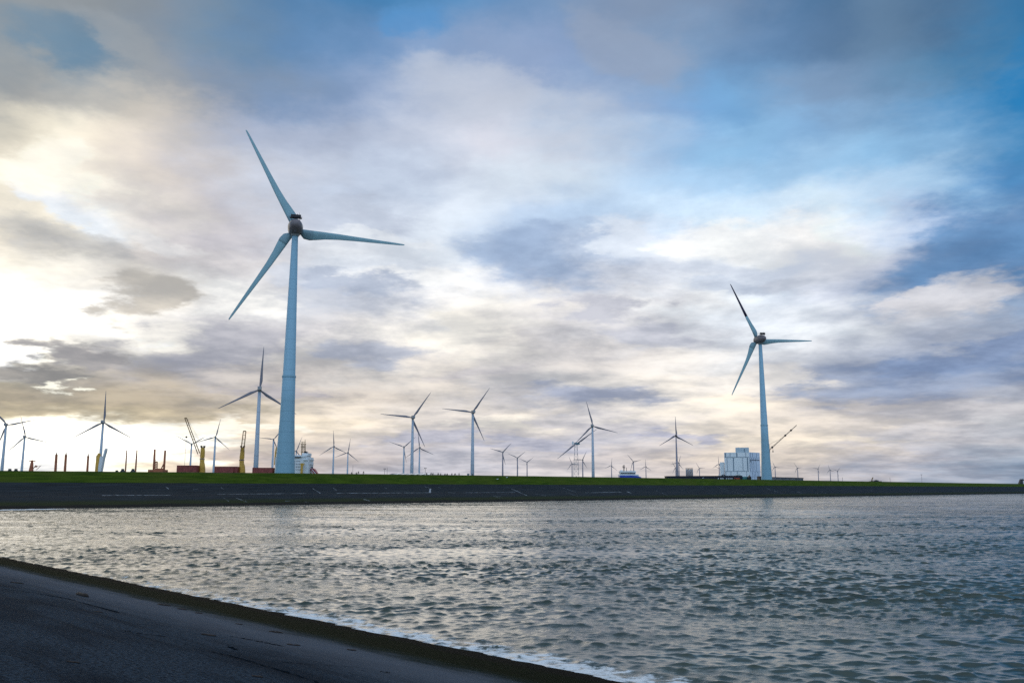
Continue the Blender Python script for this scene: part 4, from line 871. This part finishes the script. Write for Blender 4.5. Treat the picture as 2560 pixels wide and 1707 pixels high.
# orange letters and white discs on the shed wall
sx_ = lambda x, y: (lambda p: Vector((p[0] - ls.location.x, -.2, p[2] - LAND)))(xz(*c6(x, y), WD - .2))
text_mesh('lettering', 'TWE', sx_(0, 928).z - sx_(0, 948).z, M['orange'], ls, sx_(1042, 948), (R(90), 0, 0)).scale = (1.25, 1, 1)
for q in (832, 866, 880, 897, 942, 966, 990, 1014): 
    pd = MB(); p = sx_(q, 940); pd.box((p.x, -.15, p.z), (.62, .2, .85)); pd.build('white_sign', M['white'], ls, bevel=.05)
a, e = xz(*c6(1155, 914), WD), xz(*c6(1222, 950), WD); gt = thing('green_container', 'teal green container at the right end of the navy shed', 'container', ((a[0] + e[0]) / 2, WD, LAND)); h = a[2] - LAND
MB().box((0, 0, h / 2), (e[0] - a[0], 6, h)).build('shell', M['green'], gt, bevel=.1); fr = MB()
for i in range(9): fr.box((-(e[0] - a[0]) / 2 + (i + .5) * (e[0] - a[0]) / 9, -3.05, h / 2), (.5, .12, h * .9))
fr.build('rib', M['green'], gt)
p = xz(*c6(902, 912), WD + 4); ar = thing('hoop', 'dark hoop with a white face standing above the navy shed roof', 'hoop', (p[0], WD + 4, LAND)); hh = p[2] - LAND
r1 = xz(*c6(902, 884), WD + 4)[2] - LAND - hh; mb = MB()
mb.loft([[(1.55 * math.cos(u) * (1 + .28 * math.cos(v)), .6 * math.sin(v), hh - .5 + (r1 + .3) * math.sin(u) * (1 + .12 * math.cos(v))) for v in [i * math.pi / 4 for i in range(8)]] for u in [math.pi * i / 14 for i in range(15)]]); mb.tube((-1.4, 0, 0), (-1.4, 0, hh), .2); mb.tube((1.4, 0, 0), (1.4, 0, hh), .2)
mb.build('ring', M['black'], ar); MB().prism([(-.9, hh - .4), (.7, hh - .4), (.7, hh + r1 * .5), (.2, hh + r1 * .75), (-.5, hh + r1 * .7)], -.1, .1).build('face', M['white'], ar)
p = xz(*c6(1110, 925), WD + 14); v = thing('loader', 'pale green loader with dark cab standing behind the navy shed', 'vehicle', (p[0], WD + 14, LAND)); rv = lambda x, y: (lambda q: Vector((q[0] - p[0], 0, q[2] - LAND)))(xz(*c6(x, y), WD + 14))
mb = MB(); mb.box(*box_px(1072, 890, 1130, 912, 3, 0, rv)); mb.prism([(rv(*q).x, rv(*q).z) for q in ((1085, 891), (1098, 880), (1110, 880), (1126, 891))], -1.4, 1.4); mb.build('body', M['loader'], v, bevel=.1)
MB().box(*box_px(1076, 893, 1086, 902, .2, -1.55, rv)).build('window', M['window'], v); 
mb = MB(); mb.box(*box_px(1080, 912, 1128, 975, 2.6, 0, rv)); mb.build('chassis', M['darksteel'], v)
p = xz(*c6(1245, 945), WD - 6); v = thing('grab', 'dark open grab bucket standing right of the teal container', 'grab', (p[0], WD - 6, LAND)); rv2 = lambda x, y: (lambda q: Vector((q[0] - p[0], 0, q[2] - LAND)))(xz(*c6(x, y), WD - 6))
mb = MB(); mb.prism([(rv2(*q).x, rv2(*q).z) for q in ((1226, 975), (1226, 918), (1236, 918), (1242, 902), (1250, 912), (1258, 925), (1262, 915), (1266, 922), (1266, 975))], -2, 2); mb.build('bucket', M['black'], v)
mb = MB(); mb.tube(rv2(1240, 905), rv2(1248, 890), .15); mb.tube(rv2(1262, 918), rv2(1248, 890), .15); mb.build('chain', M['wire'], v)
# silos
Ds = 900.; a, e = xz(*c6(396, 828), Ds), xz(*c6(494, 828), Ds); n = 5; w = (e[0] - a[0]) / n; h = a[2] - LAND
for i in range(n):
    t = thing('silo', ['ribbed steel silo at the left end of the row of five', 'steel silo second from the left of the row of five', 'steel silo in the middle of the row of five', 'steel silo second from the right of the row of five', 'ribbed steel silo at the right end of the row of five'][i], 'silo', (a[0] + (i + .5) * w, Ds, LAND), 0, 'steel silos in a row behind the shed')
    MB().lathe([(w * .47, 0), (w * .47, h - .4), (w * .44, h)], 20).build('shell', M['silo'], t, smooth=True)
    MB().lathe([(w * .46, 0), (w * .2, .9), (.1, 1.1)], 20, (0, 0, h)).build('roof', M['white'], t)
    rl_ = MB()
    for j in range(8): rl_.tube((w * .45 * math.cos(j * .785), w * .45 * math.sin(j * .785), h), (w * .45 * math.cos(j * .785), w * .45 * math.sin(j * .785), h + 2.2), .07, .07, 4)
    rl_.build('railing', M['wire'], t)
# white stepped malt house
HD = 1150.; ct = xz(*c6(1240, 945), HD); hb = thing('malt_house', 'tall white panelled stepped building with a dark sign, left of the black bladed turbine', 'building', (ct[0], HD, LAND), -R(14.2))
def rh(x, y): p = xz(*c6(x, y), HD); return Vector((p[0] - ct[0], 0, p[2] - LAND))
def blk(name, x0, y0, x1, dep, y_off, mat, par=None, y1=None):
    a, e = rh(x0, y0), rh(x1, y0); z0 = 0 if y1 is None else rh(x0, y1).z
    return MB().box(((a.x + e.x) / 2, y_off + dep / 2, (a.z + z0) / 2), (e.x - a.x, dep, a.z - z0)).build(name, mat, par or hb)
main = blk('main_block', 918, 590, 1242, 40, 0, M['panel'])
low = blk('lower_block', 862, 718, 917.6, 36, 3, M['panel']); blk('annex', 845, 880, 861, 30, 5, M['panel'])
twr = blk('top_block', 1066, 525, 1240, 30, .6, M['top'], None, 588.6)
blk('stair_hatch', 1100, 517, 1108, 2, 5, M['white'], None, 524)
# right wing turned away: its face recedes from the corner
a, e = rh(1243.2, 588), rh(1384, 592); wing = MB(); ww = e.x - a.x
wing.loft([[(a.x, .2, z), (a.x + ww, 22, z), (a.x + ww, 40, z), (a.x, 40, z)] for z in (0, a.z)]); wing = wing.build('right_wing', M['panel2'], hb)
def jline(x0, y0, x1, y1, par=None, w=.0):
    c, d = box_px(x0, y0, x1, y1, .12, -.08, rh); return MB().box(c, (max(d[0], .8), .14, max(d[2], .8)))
jm = MB()
def jl(x0, y0, x1, y1, yo=-.08):
    c, d = box_px(x0, y0, x1, y1, .14, yo, rh); jm.box(c, (max(d[0], .55), .14, max(d[2], .55)))
for (x0, x1) in ((926, 944), (995, 999), (1076, 1092), (1198, 1203)): jl(x0, 593, x1, 650)
for (x0, x1) in ((958, 962), (1032, 1052), (1160, 1166), (1214, 1236)): jl(x0, 658, x1, 835)
for (x0, x1) in ((938, 950), (1008, 1014), (1086, 1098), (1212, 1217)): jl(x0, 845, x1, 950)
jl(922, 652, 1240, 655, -.24); jl(930, 839, 1240, 842, -.24)
jm.build('panel_joint', M['joint'], main)
jm = MB()
def wl_(u0, u1, y0, y1):
    nx = Vector((22 - .2, -ww, 0)).normalized(); 
    z0, z1 = rh(1300, y1).z, rh(1300, y0).z
    p0 = Vector((a.x + ww * u0, .2 + 21.8 * u0, 0)) + nx * .12; p1 = Vector((a.x + ww * u1, .2 + 21.8 * u1, 0)) + nx * .12
    jm.loft([[p0 + Vector((0, 0, z)), p1 + Vector((0, 0, z)), p1 - nx * .1 + Vector((0, 0, z)), p0 - nx * .1 + Vector((0, 0, z))] for z in (z0, z1)])
for u in (.10, .30, .66): wl_(u, u + .03, 594, 656)
for u in (.20, .37, .60, .03): wl_(u, u + .03, 662, 840)
for u in (.22, .38, .52, .74): wl_(u, u + .025, 848, 950)
wl_(0, 1, 657, 660); wl_(0, 1, 842, 845); wl_(.0, .985, 912, 915)
jm.build('panel_joint', M['joint'], wing)
# sign on the wing: emblem and dark lettering
an = math.atan2(21.8, ww); zt_ = rh(1300, 697).z; hgt = rh(1300, 684).z - zt_
nx = Vector((21.8, -ww, 0)).normalized(); p0 = Vector((a.x + ww * .17, .2 + 21.8 * .17, zt_)) + nx * .3
tx = text_mesh('sign_lettering', 'HOLLAND MALT', hgt, M['navy'], wing, p0, (R(90), 0, an), .08)
L_ = tx.dimensions.x; tx.scale = (math.hypot(ww, 21.8) * .80 / max(L_, .1), 1.15, 1)
em = MB(); p0 = Vector((a.x + ww * .09, .2 + 21.8 * .09, 0)) + nx * .3; dr = Vector((ww, 21.8, 0)).normalized()
for q, hq in ((0, 1.9), (1.0, .7)): em.box(p0 + dr * q + Vector((0, 0, zt_ + hgt * .2 + (0 if q == 0 else -1.8))), (.9 if q == 0 else 1.5, .2, hgt * hq), an)
em.build('sign_emblem', M['navy'], wing)
# louvred vent on the top block
c, d = box_px(1176, 540, 1190, 582, .3, -.1, rh); MB().box((c[0], .4, c[2]), d).build('vent', M['joint'], twr)
# small pipes left of the turbine
# mobile crane boom right of the black bladed turbine
KD = 720.; b = xz(*c6(1500, 940), KD); mc = thing('mobile_crane', 'long thin crane jib slanting up right from behind the black bladed turbine tower', 'crane', (b[0], KD, LAND))
rk = lambda x, y: (lambda q: Vector((q[0] - b[0], 0, q[2] - LAND)))(xz(*c6(x, y), KD))
piv = rk(1516, 556); tip = rk(1880, 227)
mb = MB(); mb.lattice(piv, tip, .75, .35, .085, 26); mb.build('jib', M['darksteel'], mc)
mb = MB()
for q in (.10, .58, .79): pc = piv.lerp(tip, q); mb.box(pc, (1.3, 1.3, 1.3), 0, -R(42))
mb.tube(piv.lerp(tip, .12), piv.lerp(tip, .12) + Vector((0, 0, -3.6)), .12); mb.tube(piv.lerp(tip, .12) + Vector((0, 0, -3.2)), piv.lerp(tip, .12) + Vector((0, 0, -4.4)), .4); mb.tube(piv + Vector((0, 0, 4.5)), piv.lerp(tip, .5), .07); mb.tube(piv, piv + Vector((0, 0, 4.5)), .2); mb.build('hook_block', M['black'], mc)
mb = MB(); mb.tube((rk(1492, 900).x, 0, 1.5), piv, .9, .55, 8); mb.build('boom', M['wire'], mc)
mb = MB(); mb.box((0, 0, 2.0), (10, 3, 1.6)); mb.box((-3, 0, 3.6), (3, 2.6, 1.8)); 
for q in (-4, -2, 2, 4): mb.tube((q, -1.6, .75), (q, 1.6, .75), .75, .75, 12)
mb.build('carrier', M['yellow'], mc)
# far right: excavator and steel platform
c7 = lambda x, y: (2050 + .21684 * x, 1060 + .21684 * y)
XD = 700.; b = xz(*c7(630, 650), XD); ex = thing('excavator', 'small excavator with raised arm far right beyond the last turbines', 'excavator', (b[0], XD, LAND)); rx = lambda x, y: (lambda q: Vector((q[0] - b[0], 0, q[2] - LAND)))(xz(*c7(x, y), XD))
mb = MB(); mb.tube(rx(598, 662), rx(600, 632), .5, .4); mb.tube(rx(600, 632), rx(612, 612), .45, .35); mb.tube(rx(612, 612), rx(604, 622), .3); mb.build('arm', M['jib'], ex)
mb = MB(); mb.box(*box_px(632, 646, 668, 656, 3, 0, rx)); mb.box(*box_px(640, 642, 655, 647, 2, 0, rx)); mb.tube(rx(585, 652), rx(632, 650), .2); mb.build('body', M['darksteel'], ex, bevel=.1); z = rx(640, 656).z; MB().box((.5, 0, z / 2), (9, 3, z)).build('track', M['darksteel'], ex)
QD = 955.; b = xz(*c7(2320, 690), QD); pf = thing('steel_platform', 'dark stepped steel platform cut by the right edge of the view', 'platform', (b[0], QD, LAND)); rq = lambda x, y: (lambda q: Vector((q[0] - b[0], 0, q[2] - LAND)))(xz(*c7(x, y), QD))
mb = MB(); mb.prism([(rq(*q).x, rq(*q).z) for q in ((2289, 690), (2312, 632), (2330, 632), (2334, 690))], -1.5, 1.5); mb.box((rq(2312, 690).x, 0, rq(2312, 690).z / 2 - .05), (6, 3, rq(2312, 690).z - .1)); mb.build('stair', M['darksteel'], pf)
mb = MB(); mb.box(*box_px(2331, 638, 2440, 650, 3, 0, rq)); mb.build('deck', M['darksteel'], pf); MB().box((rq(2430, 690).x, 0, rq(2430, 650).z / 2), (1.5, 3, rq(2430, 650).z)).build('leg', M['darksteel'], pf)
mb = MB()
for q in range(2335, 2440, 18): mb.tube(rq(q, 638), rq(q, 630), .09, .09, 4)
mb.tube(rq(2331, 630), rq(2440, 630), .09); mb.build('railing', M['darksteel'], pf)
# a few gulls on the grass (tiny white dots)
for x, y, lb in ((1150 + 408 * .22957, 940 + 1127 * .22957, 'white gull sitting lower on the grass bank below three shrinking turbines'), (1150 + 510 * .22957, 940 + 1108 * .22957, 'white gull sitting near the crest below three shrinking turbines'), (1640 + 628 * .18707, 1020 + 938 * .18707, 'white gull sitting on the crest in front of the navy shed')):
    r = ray(x, y); lo, hi = 150., 1200.
    for _ in range(50):
        md_ = (lo + hi) / 2; p = CAM + r * (md_ / r[1]); d = (p[0] - DO[0]) * DN[0] + (p[1] - DO[1]) * DN[1]; s = (p[0] - DO[0]) * DT[0] + (p[1] - DO[1]) * DT[1]
        gz = np.interp(d, [0, 27, CREST_D], [0, 6.32, crest_z(s)])
        if p[2] > gz and d < CREST_D: lo = md_
        else: hi = md_
    p = CAM + r * (lo / r[1]); mb = MB()
    mb.loft([[(x_, rad * math.cos(i * math.pi / 4), .22 + zc + rad * 1.1 * math.sin(i * math.pi / 4)) for i in range(8)] for x_, rad, zc in ((-.42, .02, .1), (-.2, .11, .05), (.05, .15, 0), (.2, .12, .05), (.27, .08, .17), (.34, .085, .22), (.42, .05, .22), (.50, .01, .19))])
    mb.tube((0, .04, 0), (.02, .04, .14), .015); mb.tube((0, -.04, 0), (.02, -.04, .14), .015)
    tag(mb.build('gull', M['white'], None, tuple(p), smooth=True), lb, 'bird', 'gulls on the grass bank')
